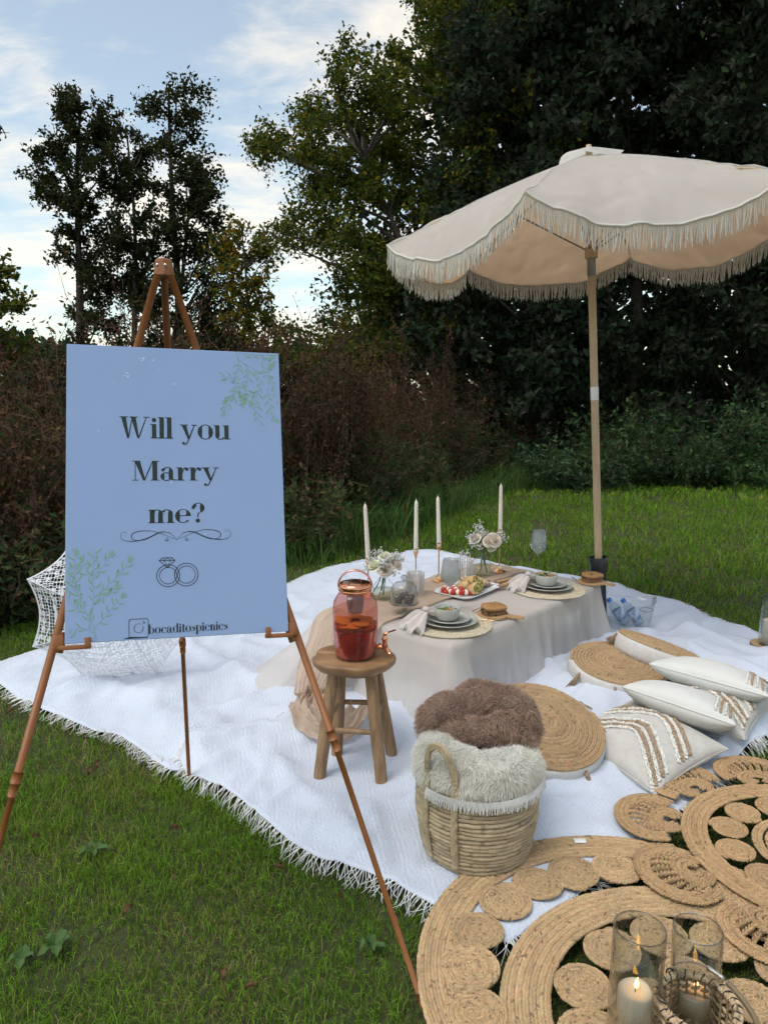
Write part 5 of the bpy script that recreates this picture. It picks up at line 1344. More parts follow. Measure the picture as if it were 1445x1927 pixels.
M['sangria'] = mat('sangria', (.30, .010, .004), .08, spec=.5)
mz = M['sangria'].node_tree; mz.nodes['Principled BSDF'].inputs['Transmission Weight'].default_value = .6; mz.nodes['Principled BSDF'].inputs['IOR'].default_value = 1.33; mz.nodes['Principled BSDF'].inputs['Base Color'].default_value = (.50, .016, .004, 1)
mb = MB(); mb.lathe([(0, .006), (.068, .007), (.077, .03), (.080, .098), (.080, .108), (0, .108)], 48, DB); build('sangria', mb, M['sangria'], ds, sharp=40)
mb = MB(); mb.lathe([(0, .1085), (.080, .1085), (.080, .128), (0, .128)], 48, DB); build('sangria_top', mb, glassmat('sangriatop', (.80, .26, .05), haze=.25, hazecol=(.75, .28, .05), edge=.5), ds, sharp=40)
M['citrus'] = mat('citrus', (1, 1, 1), .35, attr=True, transl=.3)
for k_ in range(12):
    a = R(-150 + 30 * k_) + rng.normal() * .2; r_ = rng.uniform(.045, .0515); c = DB + [r_ * math.cos(a), r_ * math.sin(a), .116 + .006 * (k_ % 4)]; F = rotm(rng.normal() * .12, rng.normal() * .12, 0)
    mb = MB(); mb.lathe([(0, .0), (.026, .0), (.027, .0)], 20, c, F, col=(.80, .42, .05)); mb.lathe([(.027, -.0005), (.029, .0), (.029, .005), (.027, .0052), (0, .0052)], 20, c, F, col=(.80, .36, .03)); build('orange_slice', mb, M['citrus'], ds)
for k_, (dx, dy, dz) in enumerate(((-.045, -.055, .100), (.012, -.066, .095), (-.02, -.06, .112))):
    mb = MB(); mb.lathe([(0, -.02), (.008, -.014), (.015, .0), (.014, .010), (0, .014)], 14, DB + [dx, dy, dz], rotm(.5, .3, 0), col=(.22, .010, .008)); build('strawberry', mb, M['citrus'], ds)
mb = MB(); mb.lathe([(.030, .262), (.032, .20), (.026, .168), (0, .162)], 20, DB, col=(.10, .07, .07)); build('infuser', mb, mat('infuser', (.09, .06, .065), .5, alpha=.6), ds)
mb = MB(); mb.lathe([(.0575, .246), (.0605, .249), (.0615, .256), (.0590, .259), (.0610, .262), (.0615, .272), (.057, .279), (.042, .283), (.0, .285)], 48, DB); lid = build('lid', mb, M['rosegold'], ds)
mb = MB()
for sx in (-.018, .022): mb.box(DB + [sx, -.002, .2842], (.0022, .092, .003), rotm(0, 0, .12 * (1 if sx > 0 else -1)))
build('lid_groove', mb, mat('lidgroove', (.25, .08, .05), .4, metal=.8), lid, smooth=False)
a = np.linspace(0, np.pi, 20); hp = DB + np.stack([-.0615 * np.cos(a), np.zeros(20) - .012 * np.sin(a), .262 + .068 * np.sin(a) ** .9], 1)
mb = MB(); mb.tube(hp, .0062, 10, flat=.6); build('handle', mb, mat('handlepink', (.75, .40, .33), .22, metal=.75), ds)
tx = DB + [.078, -.012, .040]; dr = norm(np.array([.93, -.36, 0]))
mb = MB(); mb.tube(resample([tx, tx + dr * .045], 3), .0085, 12); mb.lathe([(.0135, -.003), (.0135, .003)], 14, tx + dr * .012, frame(dr)); mb.tube(np.array([tx + dr * .033 + [0, 0, .03], tx + dr * .035, tx + dr * .045 + [0, 0, -.012], tx + dr * .052 + [0, 0, -.022]]), [.0095, .0105, .0095, .008], 12)
tp_ = build('tap', mb, M['rosegold'], ds)
mb = MB(); mb.lathe([(.008, .028), (.012, .03), (.012, .036), (.007, .042), (.007, .050)], 14, tx + dr * .033); mb.tube(np.array([tx + dr * .026 + [0, 0, .050], tx + dr * .075 + [0, 0, .072]]), [.0075, .0055], 10, flat=.5); build('tap_lever', mb, M['rosegold'], tp_)
# ================================================================== fur
def tri_sample(mb, n):
    V = np.vstack(mb.v); T = []
    if mb.t: T.append(np.vstack(mb.t))
    if mb.q: q = np.vstack(mb.q); T += [q[:, [0, 1, 2]], q[:, [0, 2, 3]]]
    T = np.vstack(T); a, b, c = V[T[:, 0]], V[T[:, 1]], V[T[:, 2]]
    nn = np.cross(b - a, c - a); ar = np.linalg.norm(nn, axis=1); i = rng.choice(len(T), n, p=ar / ar.sum())
    u, v = rng.random(n), rng.random(n); m = u + v > 1; u[m], v[m] = 1 - u[m], 1 - v[m]
    return a[i] + (b[i] - a[i]) * u[:, None] + (c[i] - a[i]) * v[:, None], norm(nn[i])
def fur(surf, n, ln, wid, pal, lift=.55, seed=0, flow=(0, 0, -1), zmin=None, flip=1):
    p, nn = tri_sample(surf, n); nn = nn * flip
    if zmin is not None: k = p[:, 2] > zmin; p, nn = p[k], nn[k]; n = len(p)
    f1 = np.stack([fbm(p[:, 0] * 22 + k_ * 7, p[:, 2] * 22 + p[:, 1] * 13, 100 + k_ + seed, 2) - .5 for k_ in range(3)], 1) * 2.6
    d = norm(nn * lift + np.asarray(flow) * .45 + f1 + rng.normal(size=(n, 3)) * .22)
    d = norm(d + nn * np.clip(.25 - (d * nn).sum(1), 0, None)[:, None])
    L = ln * rng.uniform(.55, 1.2, n)[:, None]; s = norm(np.cross(d, rng.normal(size=(n, 3)))) * wid * .5
    bend = np.array([0, 0, -1.0]) * L * .30
    V = np.stack([p - s, p + s, p + d * L * .55 - s * .8 + bend * .3, p + d * L * .55 + s * .8 + bend * .3, p + d * L + bend], 1)
    c = np.asarray(pal[0]) * (1 - (t := rng.random((n, 1)))) + np.asarray(pal[1]) * t
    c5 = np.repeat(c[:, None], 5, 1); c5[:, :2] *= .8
    k = np.arange(n)[:, None] * 5; mb = MB()
    mb.add(V.reshape(-1, 3), tris=k + np.array([[2, 3, 4]]), quads=k + np.array([[0, 1, 3, 2]]), col=c5.reshape(-1, 3))
    return mb
M['fur'] = mat('fur', (1, 1, 1), .6, attr=True, transl=.5, sheen=.3)

# ================================================================== poufs
M['tassel'] = mat('tassel', (.33, .235, .145), .9)
def tassel(mb, p, d, L, r0=.008):
    d = norm(d); mb.tube(np.array([p - d * .004, p + d * .012]), [.004, .007], 8); mb.ball(p + d * .012, (.009, .009, .010), nu=5, nv=8)
    F = frame(d)
    for _ in range(60):
        a = rng.uniform(0, 6.28); e = rng.uniform(.3, 1) * .028
        b = F[:, 0] * math.cos(a) + F[:, 1] * math.sin(a)
        q = np.array([p + d * .014 + b * r0 * .6, p + d * (L * .5) + b * (r0 * .8 + e * .3), p + d * L * rng.uniform(.9, 1.08) + b * e]); mb.tube(q, [.0016, .0015, .001], 3, cap=False)
def pouf(ctop, nrm, rad, th, lab, tass):
    nrm = norm(np.array(nrm)); F = frame(nrm); bot = ctop - nrm * th
    t = thing('floor_pouf', lab, 'floor cushion', bot, 'round jute floor poufs')
    mb = MB(); n = 72; a = np.linspace(0, 2 * np.pi, n, endpoint=False); rows = []
    for z, k in ((-.006, .02), (-.004, .9), (.004, .97), (th * .3, 1.005), (th * .7, 1.0), (th - .01, .985), (th - .003, .96), (th - .002, .02)):
        rr = rad * k * (1 + .010 * np.sin(a * 3 + 1) + .004 * np.sin(a * 11 + z * 90)); rows.append(np.stack([rr * np.cos(a), rr * np.sin(a), np.full(n, z)], 1))
    mb.grid(np.vstack(rows) @ F.T + bot, len(rows), n, cv=True); build('canvas_side', mb, M['canvas'], t)
    mb = MB(); coil(mb, ctop, rad * .975, .0170, F, th=.0085, dome=.012, jit=.16, dark=.03, fill=.94, col=JUTE * np.array([.92, .88, .85]))
    build('jute_top', mb, M['jute'], t, kind='stuff')
    for ang, L, ddir in tass:
        p = ctop - nrm * .012 + (F[:, 0] * math.cos(R(ang)) + F[:, 1] * math.sin(R(ang))) * rad * 1.005
        out = (F[:, 0] * math.cos(R(ang)) + F[:, 1] * math.sin(R(ang)))
        tm_ = MB(); tassel(tm_, p, np.array(ddir) + out * .22, L * 1.15); build('tassel', tm_, M['tassel'], t)
pouf(P(1020, 1362, .195), (.12, -.30, .94), .243, .085, 'round jute pouf propped beside the basket', [(-60, .085, (.1, -.2, -1)), (2, .09, (.2, -.1, -1)), (120, .06, (-.3, .2, -.6)), (40, .05, (.5, 0, -1))])
pouf(P(1163, 1248, .150), (.05, -.12, .99), .232, .085, 'round jute pouf lying against the tablecloth', [(205, .085, (-.5, -.2, -1)), (250, .075, (0, 0, -1)), (315, .06, (.2, 0, -1))])
pouf(P(1240, 1214, .185), (.30, .10, .95), .215, .085, 'round jute pouf tipped against the pouf before it', [(-62, .08, (0, 0, -1)), (-20, .06, (.1, 0, -1)), (175, .05, (-.4, .1, -1)), (10, .06, (.2, 0, -1))])

# ================================================================== cushions
M['cush_plain'] = mat('cush_plain', (.67, .665, .63), .9, c2=(.62, .615, .58), nscale=6, bump=.4, bscale=260)
M['cush_linen'] = mat('cush_linen', (.56, .54, .50), .9, c2=(.50, .47, .43), nscale=30, bump=.7, bscale=240)
M['tuft'] = mat('tuft', (1, 1, 1), .95, attr=True, bump=.6, bscale=300)
def cushion(c, ea, eb, a, T, lab, front, stripes, squash=1.0, seed=0):
    ea = norm(np.array(ea, float)); eb = np.array(eb, float); eb = norm(eb - ea * (ea @ eb)); nz = np.cross(ea, eb)
    t = thing('cushion', lab, 'cushion', np.array(c) - [0, 0, .04], 'scatter cushions')
    def surf(u, v, sgn, up=0.0):
        h = (np.clip(1 - u ** 2, 0, 1) * np.clip(1 - v ** 2, 0, 1)) ** .40 * T * (1 + .15 * (fbm(u * 2.5 + 5, v * 2.5 + seed, 120 + seed, 2) - .5)) + up
        x = a * u * (1 - .085 * (1 - v * v)); y = a * v * (1 - .085 * (1 - u * u))
        wr = (.006 * (fbm(u * 7, v * 7 + seed, 130 + seed, 3) - .5) - .010 * np.clip(.14 - np.abs(fbm(u * 4 + v * 3, v * 4 - u * 2 + seed, 135 + seed, 2) - .5), 0, 1)) * (1 - np.maximum(np.abs(u), np.abs(v)) ** 8)
        return np.asarray(c) + x[..., None] * ea + y[..., None] * eb + (sgn * (h + wr))[..., None] * nz
    n = 44; g_ = np.sin(np.linspace(-1, 1, n) * np.pi / 2); u, v = np.meshgrid(g_, g_, indexing='ij')
    for nm, sgn, m in (('front_panel', 1, front), ('back_panel', -1, M['cush_plain'])):
        mb = MB(); V = surf(u, v, sgn).reshape(-1, 3)
        mb.grid(V, n, n); mb.q = [q if sgn > 0 else q[:, ::-1] for q in mb.q]; build(nm, mb, m, t)
    k = np.linspace(-1, 1, 40); o_ = np.ones(40); mb = MB()
    for uu, vv_ in ((k, -o_), (o_, k), (-k, o_), (-o_, -k)): mb.tube(surf(uu, vv_, 1), .0032, 5, cap=False)
    build('piping', mb, front, t)
    for pts, w, col in stripes:
        p = smooth_path(np.array(pts, float), 60, 2); q = surf(p[:, 0], p[:, 1], 1, .002); mb = MB()
        d = np.linalg.norm(np.diff(q, axis=0), axis=1).sum(); m_ = int(d / .006)
        q = resample(q, m_); tn = norm(np.gradient(q, axis=0)); sd = norm(np.cross(nz, tn)); rows_ = max(1, int(w / .006))
        P_, M_, C_ = [], [], []
        for r_ in range(rows_):
            off = (r_ - (rows_ - 1) / 2) * .006; P_.append(q + sd * (off + rng.normal(size=(m_, 1)) * .0012) + nz * rng.uniform(.0, .004, (m_, 1)))
            M_.append(np.tile(np.diag([.0046, .0046, .0052]), (m_, 1, 1))); C_.append(np.tile(col, (m_, 1)) * rng.uniform(.8, 1.15, (m_, 1)))
        mb.lobes(np.vstack(P_), np.vstack(M_), np.vstack(C_)); build('tufted_stripe', mb, M['tuft'], t, kind='stuff')
CW, CB = (.74, .72, .66), (.40, .29, .19)
def chev(o, s=1, wide=.92):
    r_ = []
    for k_, (dx, w, col) in enumerate(((0, .014, CW), (.10, .012, CB), (.20, .018, CW), (.32, .012, CB), (.43, .014, CW))):
        r_.append(([(-wide, s * (o + dx - .55)), (-.35, s * (o + dx - .05)), (-.08, s * (o + dx + .12)), (.2, s * (o + dx - .05)), (wide, s * (o + dx - .65))], w, col))
    return r_
# patterned, at the front of the pile
cushion(P(1210, 1398, .105), (.57, -.82, -.10), (.80, .56, .12), .215, .072, 'patterned linen cushion at the front of the pile', M['cush_linen'], chev(-.35) + chev(.45, 1)[:4], seed=1)
# patterned one behind, under the far white cushion
cushion(P(1335, 1328, .115), (.72, -.66, .0), (.66, .72, .06), .205, .082, 'patterned linen cushion lying between two white cushions', M['cush_linen'], chev(-.2) + chev(.5)[:3], seed=2)
white_edge = [([(.62 + .09 * k_, -.95), (.62 + .09 * k_, -.3), (.55 + .09 * k_, .3), (.62 + .09 * k_, .95)], .010, CB if k_ % 2 else CW) for k_ in range(4)]
la, lb = P(1152, 1296, .225), P(1385, 1376, .165)
cushion((la + lb) / 2 + [.09, .10, -.030], lb - la, (.45, .75, -.34), .212, .078, 'plain white cushion lying on top of the front patterned cushion', M['cush_plain'], white_edge, seed=3)
la, lb = P(1220, 1256, .225), P(1442, 1318, .185)
cushion((la + lb) / 2 + [.09, .12, -.030], lb - la, (.45, .80, -.30), .235, .080, 'plain white cushion at the back of the pile by the tilted pouf', M['cush_plain'], white_edge, seed=4)

# ================================================================== basket with throws
BC = np.array([.285, 2.115, .042])
M['husk'] = mat('husk', (1, 1, 1), .8, attr=True, bump=.9, bscale=180, spec=.3)
bk = thing('storage_basket', 'woven corn husk basket stuffed with fur throws', 'basket', BC)
HB = .292; nring = 22; HUSK = np.array([.44, .35, .225])
def bprof(z): return np.interp(z / HB, [0, .08, .5, .85, 1.0], [.150, .163, .182, .181, .176])
for i in range(nring):
    z = (i + .5) / nring * HB; r0 = bprof(z); n = 110; a = np.linspace(0, 2 * np.pi, n, endpoint=False)
    wv = .0010 * np.sin(a * 3 + i) + rng.normal(size=n) * .0006
    p = BC + np.stack([(r0 + wv) * np.cos(a), (r0 + wv) * np.sin(a), z + .0012 * np.sin(a * 2 + i * 1.7) + rng.normal(size=n) * .0004], 1)
    tint = (.80 + .4 * np.repeat(rng.random(n // 5), 5)[:n])[:, None] * HUSK * rng.uniform(.93, 1.06); dk = rng.random(n) < .03; tint[dk] *= .5
    mb = MB(); mb.tube(p, .0071 + rng.normal(size=n) * .0005, 7, closed=True, col=tint); build('rope_ring', mb, M['husk'], bk)
mb = MB(); mb.lathe([(0, .004), (.150, .004), (.166, HB * .5), (.160, HB * .98)], 48, BC, col=HUSK * .7); build('lining', mb, M['husk'], bk)
def hloop(a0, da, zb, zt, out, nm='handle'):
    for k_ in range(3):
        s = np.linspace(0, 1, 60); pts = []
        for side in (-1, 1):
            ang = a0 + side * (da + .028 * (k_ - 1)); zz = np.linspace(zb, HB, 26)
            pts.append(np.stack([(bprof(zz) + .011) * np.cos(ang), (bprof(zz) + .011) * np.sin(ang), zz], 1))
        th_ = np.linspace(np.pi, 0, 26)[1:-1]; aa = a0 + np.cos(th_) * (da + .028 * (k_ - 1)); hz = HB + (zt - HB + .006 * (k_ - 1)) * np.sin(th_)
        rr = bprof(HB) + .011 + out * np.sin(th_); ar = np.stack([rr * np.cos(aa), rr * np.sin(aa), hz], 1)
        path = np.vstack([pts[0], ar, pts[1][::-1]]) + BC; m_ = len(path)
        mb = MB(); mb.tube(path + rng.normal(size=path.shape) * .0005, .0062 + rng.normal(size=m_) * .0004, 7, col=HUSK * (.8 + .4 * rng.random((m_, 1)))); build(nm, mb, M['husk'], bk)
hloop(R(-132), .27, .035, HB + .115, .014)
hloop(R(52), .245, .035, HB + .03, -.03)
# cream fur folded over the rim
mb = MB(); n, m_ = 120, 26; a = np.linspace(0, 2 * np.pi, n, endpoint=False); rows = []
prof = [(.02, .02), (.06, .045), (.10, .062), (.135, .060), (.160, .050), (.178, .030), (.185, .010), (.188, -.012), (.187, -.030), (.184, -.042)]
prof = resample(np.array(prof), m_)
A2, J = np.meshgrid(a, np.arange(m_), indexing='ij'); pr_ = prof[J]
lump = .022 * (fbm(np.cos(A2) * 2.2 + 4, np.sin(A2) * 2.2 + pr_[..., 1] * 9, 140, 3) - .4)
hang = np.where((np.degrees(A2) % 360 > 208) & (np.degrees(A2) % 360 < 245), .35, 1.0)
rr = pr_[..., 0] + lump * .5; zz = HB + np.where(pr_[..., 1] < 0, pr_[..., 1] * hang, pr_[..., 1]) + lump * 1.3 + .014 * np.cos(A2 - R(200)) * (pr_[..., 0] < .17)
rr = rr * .985; mb.grid((BC + np.stack([rr * np.cos(A2), rr * np.sin(A2), zz], -1)).reshape(-1, 3), n, m_, cu=True); mb.q = [q[:, ::-1] for q in mb.q]
ft = thing('cream_fur_throw', 'cream faux fur throw folded over the basket rim', 'throw', BC + [0, 0, HB])
M['furbase'] = mat('furbase', (.60, .58, .52), .9); build('backing', mb, M['furbase'], ft)
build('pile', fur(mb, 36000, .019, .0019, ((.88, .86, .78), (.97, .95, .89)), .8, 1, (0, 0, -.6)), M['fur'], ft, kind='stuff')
fm = MB()
for ang in np.linspace(R(215), R(375), 170):
    b = BC + np.array([.196 * math.cos(ang), .196 * math.sin(ang), HB - .030]); o_ = np.array([math.cos(ang), math.sin(ang), 0])
    fm.tube(np.array([b, b + o_ * .006 + [0, 0, -.014], b + o_ * .004 + rng.normal(size=3) * .003 + [0, 0, -.034]]), .0016, 3, cap=False)
build('fringe', fm, M['thread'], ft, kind='stuff')
# brown fur throw, folded over itself, rising behind it
HC = BC + np.array([.015, .080, HB + .070])
mb = MB()
def roll(pts, r0, flat):
    p = smooth_path(np.array([HC + np.array(q) * [.98, .95, .64] for q in pts]), 26, 2); n_ = len(p); e = np.sin(np.linspace(.12, np.pi - .12, n_)) ** .45
    rr = r0 * e * (1 + .18 * (fbm(np.arange(n_) * .22, np.zeros(n_) + r0 * 99, 155, 2) - .5)); mb.tube(p, rr, 22, flat=flat, up=(0, 1, 0))
roll([(-.150, .0, -.10), (-.158, .0, .02), (-.120, .01, .085), (-.04, .01, .070), (.0, .0, .0)], .046, 1.3)
roll([(.0, .03, .02), (.035, .03, .100), (.105, .025, .105), (.155, .01, .04), (.165, .0, -.09)], .046, 1.3)
roll([(-.165, -.05, -.075), (-.08, -.062, .005), (.0, -.066, .012), (.05, -.060, -.04), (.06, -.05, -.10)], .043, 1.1)
roll([(.015, -.05, .045), (.07, -.055, .055), (.115, -.06, .0), (.150, -.05, -.085)], .037, 1.1)
roll([(-.07, .05, .09), (.0, .06, .118), (.08, .06, .11)], .046, 1.1)
roll([(-.12, .03, -.06), (0, .03, -.05), (.12, .03, -.06)], .085, 1.0)
bt = thing('brown_fur_throw', 'mocha brown faux fur throw bundled at the back of the basket', 'throw', HC - [0, 0, .1])
build('backing', mb, mat('brownbase', (.16, .105, .08), .9), bt)
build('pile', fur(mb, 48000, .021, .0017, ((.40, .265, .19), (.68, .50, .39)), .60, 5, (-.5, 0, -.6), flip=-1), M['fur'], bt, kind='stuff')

# ================================================================== jute rugs
def arc_pts(c, r0, a0, a1, z): a = np.radians(np.linspace(a0, a1, max(12, int(abs(a1 - a0) * 1.2)))); return np.stack([c[0] + r0 * np.cos(a), c[1] + r0 * np.sin(a), np.full(len(a), z)], 1)
R1, Z1 = np.array([.645, 1.585]), .050
R1b = np.array([.735, 1.435])
rug = thing('jute_rug', 'round natural jute rug of braided bands and coils under the glass candle jars', 'rug', (*R1, .03), 'jute rugs')
RC = JUTE * np.array([1.08, 1.05, 1.0])
for rr in np.arange(.474, .560, .0165):
    mb = MB(); braid(mb, arc_pts(R1, rr, 0, 361, Z1), .0185, .0068, RC * rng.uniform(.93, 1.05), jit=.2); build('braid', mb, M['jute'], rug)
for rr in np.arange(.366, .474, .0165):
    mb = MB(); braid(mb, arc_pts(R1b, rr, 0, 361, Z1), .0185, .0070, RC * rng.uniform(.95, 1.06), jit=.2); build('braid', mb, M['jute'], rug)
spots = [(x_ - .004, y_, .076) for x_, y_ in ((.208, 1.606), (.250, 1.728), (.334, 1.84), (.44, 1.922), (.562, 1.968), (.690, 1.985), (.815, 1.962), (.925, 1.895), (1.01, 1.80), (.205, 1.478), (.228, 1.355), (.285, 1.25))]
spots += [(.735 + .283 * math.cos(R(a_)), 1.435 + .283 * math.sin(R(a_)), .077) for a_ in range(95, 455, 30)]
spots += [(.735 + .135 * math.cos(R(a_)), 1.435 + .135 * math.sin(R(a_)), .068) for a_ in range(30, 390, 60)]
for x_, y_, rc in spots:
    c = np.array([x_ + rng.normal() * .003, y_ + rng.normal() * .003, Z1 + .004])
    mb = MB(); coil(mb, c, rc * rng.uniform(.95, 1.05), .0118, th=.0068, col=RC * rng.uniform(.82, 1.04), jit=.28, dark=.05, sq=rng.uniform(.93, 1.04)); build('coil', mb, M['jute'], rug)
R2, Z2 = np.array([1.30, 2.05]), .070
rg2 = thing('jute_rug', 'petal edged natural jute rug overlapping the round rug and blanket', 'rug', (*R2, .05), 'jute rugs')
RC2 = JUTE * np.array([.98, .90, .82])
for rr in np.arange(.305, .372, .0155):
    mb = MB(); braid(mb, arc_pts(R2, rr, 0, 361, Z2), .0175, .0066, RC2 * rng.uniform(.93, 1.05), jit=.22); build('braid', mb, M['jute'], rg2)
for i in range(12):
    a = R(150 + 30 * i); c = np.array([*(R2 + .236 * np.array([math.cos(a), math.sin(a)])), Z2 - .001])
    mb = MB(); coil(mb, c, .060, .0115, th=.0055, col=RC2 * rng.uniform(.9, 1.02), jit=.22); build('coil', mb, M['jute'], rg2)
for rr in (.148, .163):
    mb = MB(); braid(mb, arc_pts(R2, rr, 0, 361, Z2), .0165, .006, RC2); build('braid', mb, M['jute'], rg2)
mb = MB(); coil(mb, (*R2, Z2), .135, .013, th=.006, col=RC2); build('coil', mb, M['jute'], rg2)
for i in range(10):
    a = R(157 + 36 * i); out = np.array([math.cos(a), math.sin(a), 0]); sd = np.array([-out[1], out[0], 0]); c = np.array([*R2, Z2]) + out * .462
    pt_ = MB()
    for k_ in range(3):
        w_, l_ = .128 - .0155 * k_, .112 - .0155 * k_; s = np.radians(np.linspace(-118, 118, 60))
        braid(pt_, c + np.outer(np.cos(s) * l_, out) + np.outer(np.sin(s) * w_, sd), .0175, .0066, RC2 * rng.uniform(.9, 1.02), jit=.22)
    pe = build('petal', pt_, M['jute'], rg2)
    ctr = MB(); s0 = c - out * .045
    for rr in (.020, .034, .048):
        s = np.radians(np.linspace(-150, 150, 30)); braid(ctr, s0 + np.outer(np.cos(s) * rr, out) + np.outer(np.sin(s) * rr * 1.35, sd), .0165, .0066, RC2 * .92)
    for s in np.radians(np.linspace(-78, 78, 9)):
        e0 = s0 + out * math.cos(s) * .054 + sd * math.sin(s) * .070; e1_ = c + out * math.cos(s) * .078 + sd * math.sin(s) * .094
        mid_ = (e0 + e1_) / 2 + np.array([0, 0, .006]); braid(ctr, smooth_path([e0, mid_, e1_], 12, 1), .0165, .0075, RC2 * rng.uniform(.85, 1.0), a=.45, pitch=.6)
    build('fan', ctr, M['jute'], pe)

# ================================================================== glass candle cylinders
M['ivory'] = mat('ivory', (.74, .68, .56), .45, sss=.5, c2=(.70, .63, .50), nscale=6)
M['flame'] = mat('flame', (1, .5, .1), .5, emit=((1.0, .46, .08), 9.0))
M['cylglass'] = glassmat('cylglass', (.94, .955, .95), edge=1.7)
def jar(b, h, r0, hc, lab, labc, tilt=(0, 0), rc=.036, flame=True):
    F = frame(norm(np.array([tilt[0], tilt[1], 1.0])))
    t = thing('glass_cylinder', lab, 'candle jar', b, 'glass candle cylinders')
    mb = MB(); mb.lathe([(0, .0), (r0 - .002, 0), (r0, .003), (r0, h - .002), (r0 - .001, h), (r0 - .0026, h), (r0 - .003, h - .002), (r0 - .003, .010), (0, .009)], 56, b, F); build('wall', mb, M['cylglass'], t)
    mb = MB(); mb.lathe([(r0 + .0004, h - .0015), (r0 + .0002, h + .0006), (r0 - .0030, h + .0006), (r0 - .0032, h - .0015)], 56, b, F); build('rim', mb, glassmat('rimglass', (.62, .64, .63), edge=2.2), t)
    cb = b + F[:, 2] * .0105; c = thing('pillar_candle', labc, 'candle', cb, 'lit pillar candles')
    mb = MB(); n = 40; a = np.linspace(0, 2 * np.pi, n, endpoint=False); rows = []
    for z, k_ in ((0, .02), (0, 1), (hc * .5, 1), (hc - .004, 1), (hc, .93), (hc - .003, .80), (hc - .006, .45), (hc - .007, .02)): rows.append(np.stack([rc * k_ * np.cos(a), rc * k_ * np.sin(a), np.full(n, z) + (.002 * np.sin(a * 2) if .5 < k_ < 1 and z > .01 else 0)], 1))
    mb.grid(np.vstack(rows) @ F.T + cb, len(rows), n, cv=True); build('wax', mb, M['ivory'], c)
    tp = cb + F[:, 2] * (hc - .007); mb = MB(); mb.tube(np.array([tp, tp + [0, 0, .008], tp + [.001, 0, .012]]), .0011, 5); build('wick', mb, M['wick'], c)
    if flame:
        mb = MB(); mb.lathe([(0, 0), (.0035, .004), (.0046, .009), (.0036, .016), (.0016, .023), (0, .028)], 12, tp + [.001, 0, .009], rotm(0, .12, 0)); build('flame', mb, M['flame'], c)
jar(P(1188, 1945, .055), .258, .0545, .100, 'clear glass cylinder with a lit candle, beside the wicker basket', 'ivory pillar candle in the front glass cylinder', (.015, 0))
jar(P(1304, 1905, .058), .208, .053, .045, 'clear glass cylinder standing behind the wicker basket', 'low ivory pillar candle behind the wicker basket', (-.01, .02))
# wood slice with hurricane at the right edge
ws = P(1449, 1226, .035); M['barkslice'] = mat('barkslice', (.10, .062, .038), .9, c2=(.17, .11, .07), nscale=30, bump=.9, bscale=60); M['endgrain'] = mat('endgrain', (.50, .36, .21), .7, c2=(.38, .25, .14), nscale=20, bump=.3)
sl_ = thing('wood_slice', 'round bark edged wood slice under the candle at the right edge', 'wood slice', ws)
n = 60; a = np.linspace(0, 2 * np.pi, n, endpoint=False); rb = .105 * (1 + .03 * np.cos(3 * a) + .015 * np.cos(8 * a + 1))
mb = MB(); rows = [np.stack([rb * k_ * np.cos(a), rb * k_ * np.sin(a), np.full(n, z)], 1) for z, k_ in ((0, .02), (0, .97), (.004, 1), (.036, 1), (.040, .975))]; mb.grid(np.vstack(rows) + ws, 5, n, cv=True); build('bark', mb, M['barkslice'], sl_)
mb = MB(); rows = [np.stack([rb * k_ * np.cos(a), rb * k_ * np.sin(a), np.full(n, .0402)], 1) for k_ in (.976, .02)]; mb.grid(np.vstack(rows) + ws, 2, n, cv=True); build('sawn_face', mb, M['endgrain'], sl_)
jar(ws + [.0, .0, .041], .255, .066, .125, 'clear glass cylinder on the wood slice at the right edge', 'ivory pillar candle on the wood slice', rc=.050)

# ================================================================== wicker lantern basket in front
WC = np.array([.668, 1.392, .05]); WR, WH = .080, .105
M['wicker'] = mat('wicker', (1, 1, 1), .6, attr=True, bump=.4, bscale=160)
wk = thing('wicker_basket', 'small open wicker basket with black laced rim in the front', 'basket', WC)
WCOL = np.array([.46, .34, .205])
for j in range(6):
    mb = MB(); n = 26; a = (np.arange(n) + .5 * (j % 2)) * 2 * np.pi / n; z = .008 + j * (WH - .012) / 5.5
    o_ = np.stack([np.cos(a), np.sin(a), 0 * a], 1); tn = np.stack([-np.sin(a), np.cos(a), 0 * a], 1); up_ = np.tile([0, 0, 1.0], (n, 1))
    ax = norm(tn + up_ * (.45 if j % 2 else -.45))
    mb.lobes(WC + o_ * WR + [0, 0, z], np.stack([ax * .0125, np.cross(o_, ax) * .0058, o_ * .0040], 2), WCOL * rng.uniform(.75, 1.2, (n, 1))); build('weave_row', mb, M['wicker'], wk)
for i in range(26):
    a = i * 2 * np.pi / 26; o_ = np.array([math.cos(a), math.sin(a), 0]); mb = MB(); mb.tube(WC + np.array([o_ * (WR - .003) + [0, 0, z] for z in np.linspace(0, WH, 5)]), .0026, 5, col=WCOL * .8); build('stake', mb, M['wicker'], wk)
mb = MB(); braid(mb, np.array([WC + [WR * math.cos(a), WR * math.sin(a), WH] for a in np.linspace(0, 2 * np.pi, 120)]), .019, .0085, WCOL * 1.05, pitch=.45); build('rim', mb, M['wicker'], wk)
n = 420; s = np.linspace(0, 2 * np.pi, n); q = s * 26; mb = MB()
mb.tube(WC + np.stack([(WR + .0092 * np.cos(q)) * np.cos(s), (WR + .0092 * np.cos(q)) * np.sin(s), WH + .0082 * np.sin(q)], 1), .0015, 5); build('black_lacing', mb, M['black'], wk)
mb = MB(); mb.lathe([(0, .002), (WR - .004, .002), (WR - .004, .006), (0, .006)], 30, WC, col=WCOL * .5); build('base', mb, M['wicker'], wk)
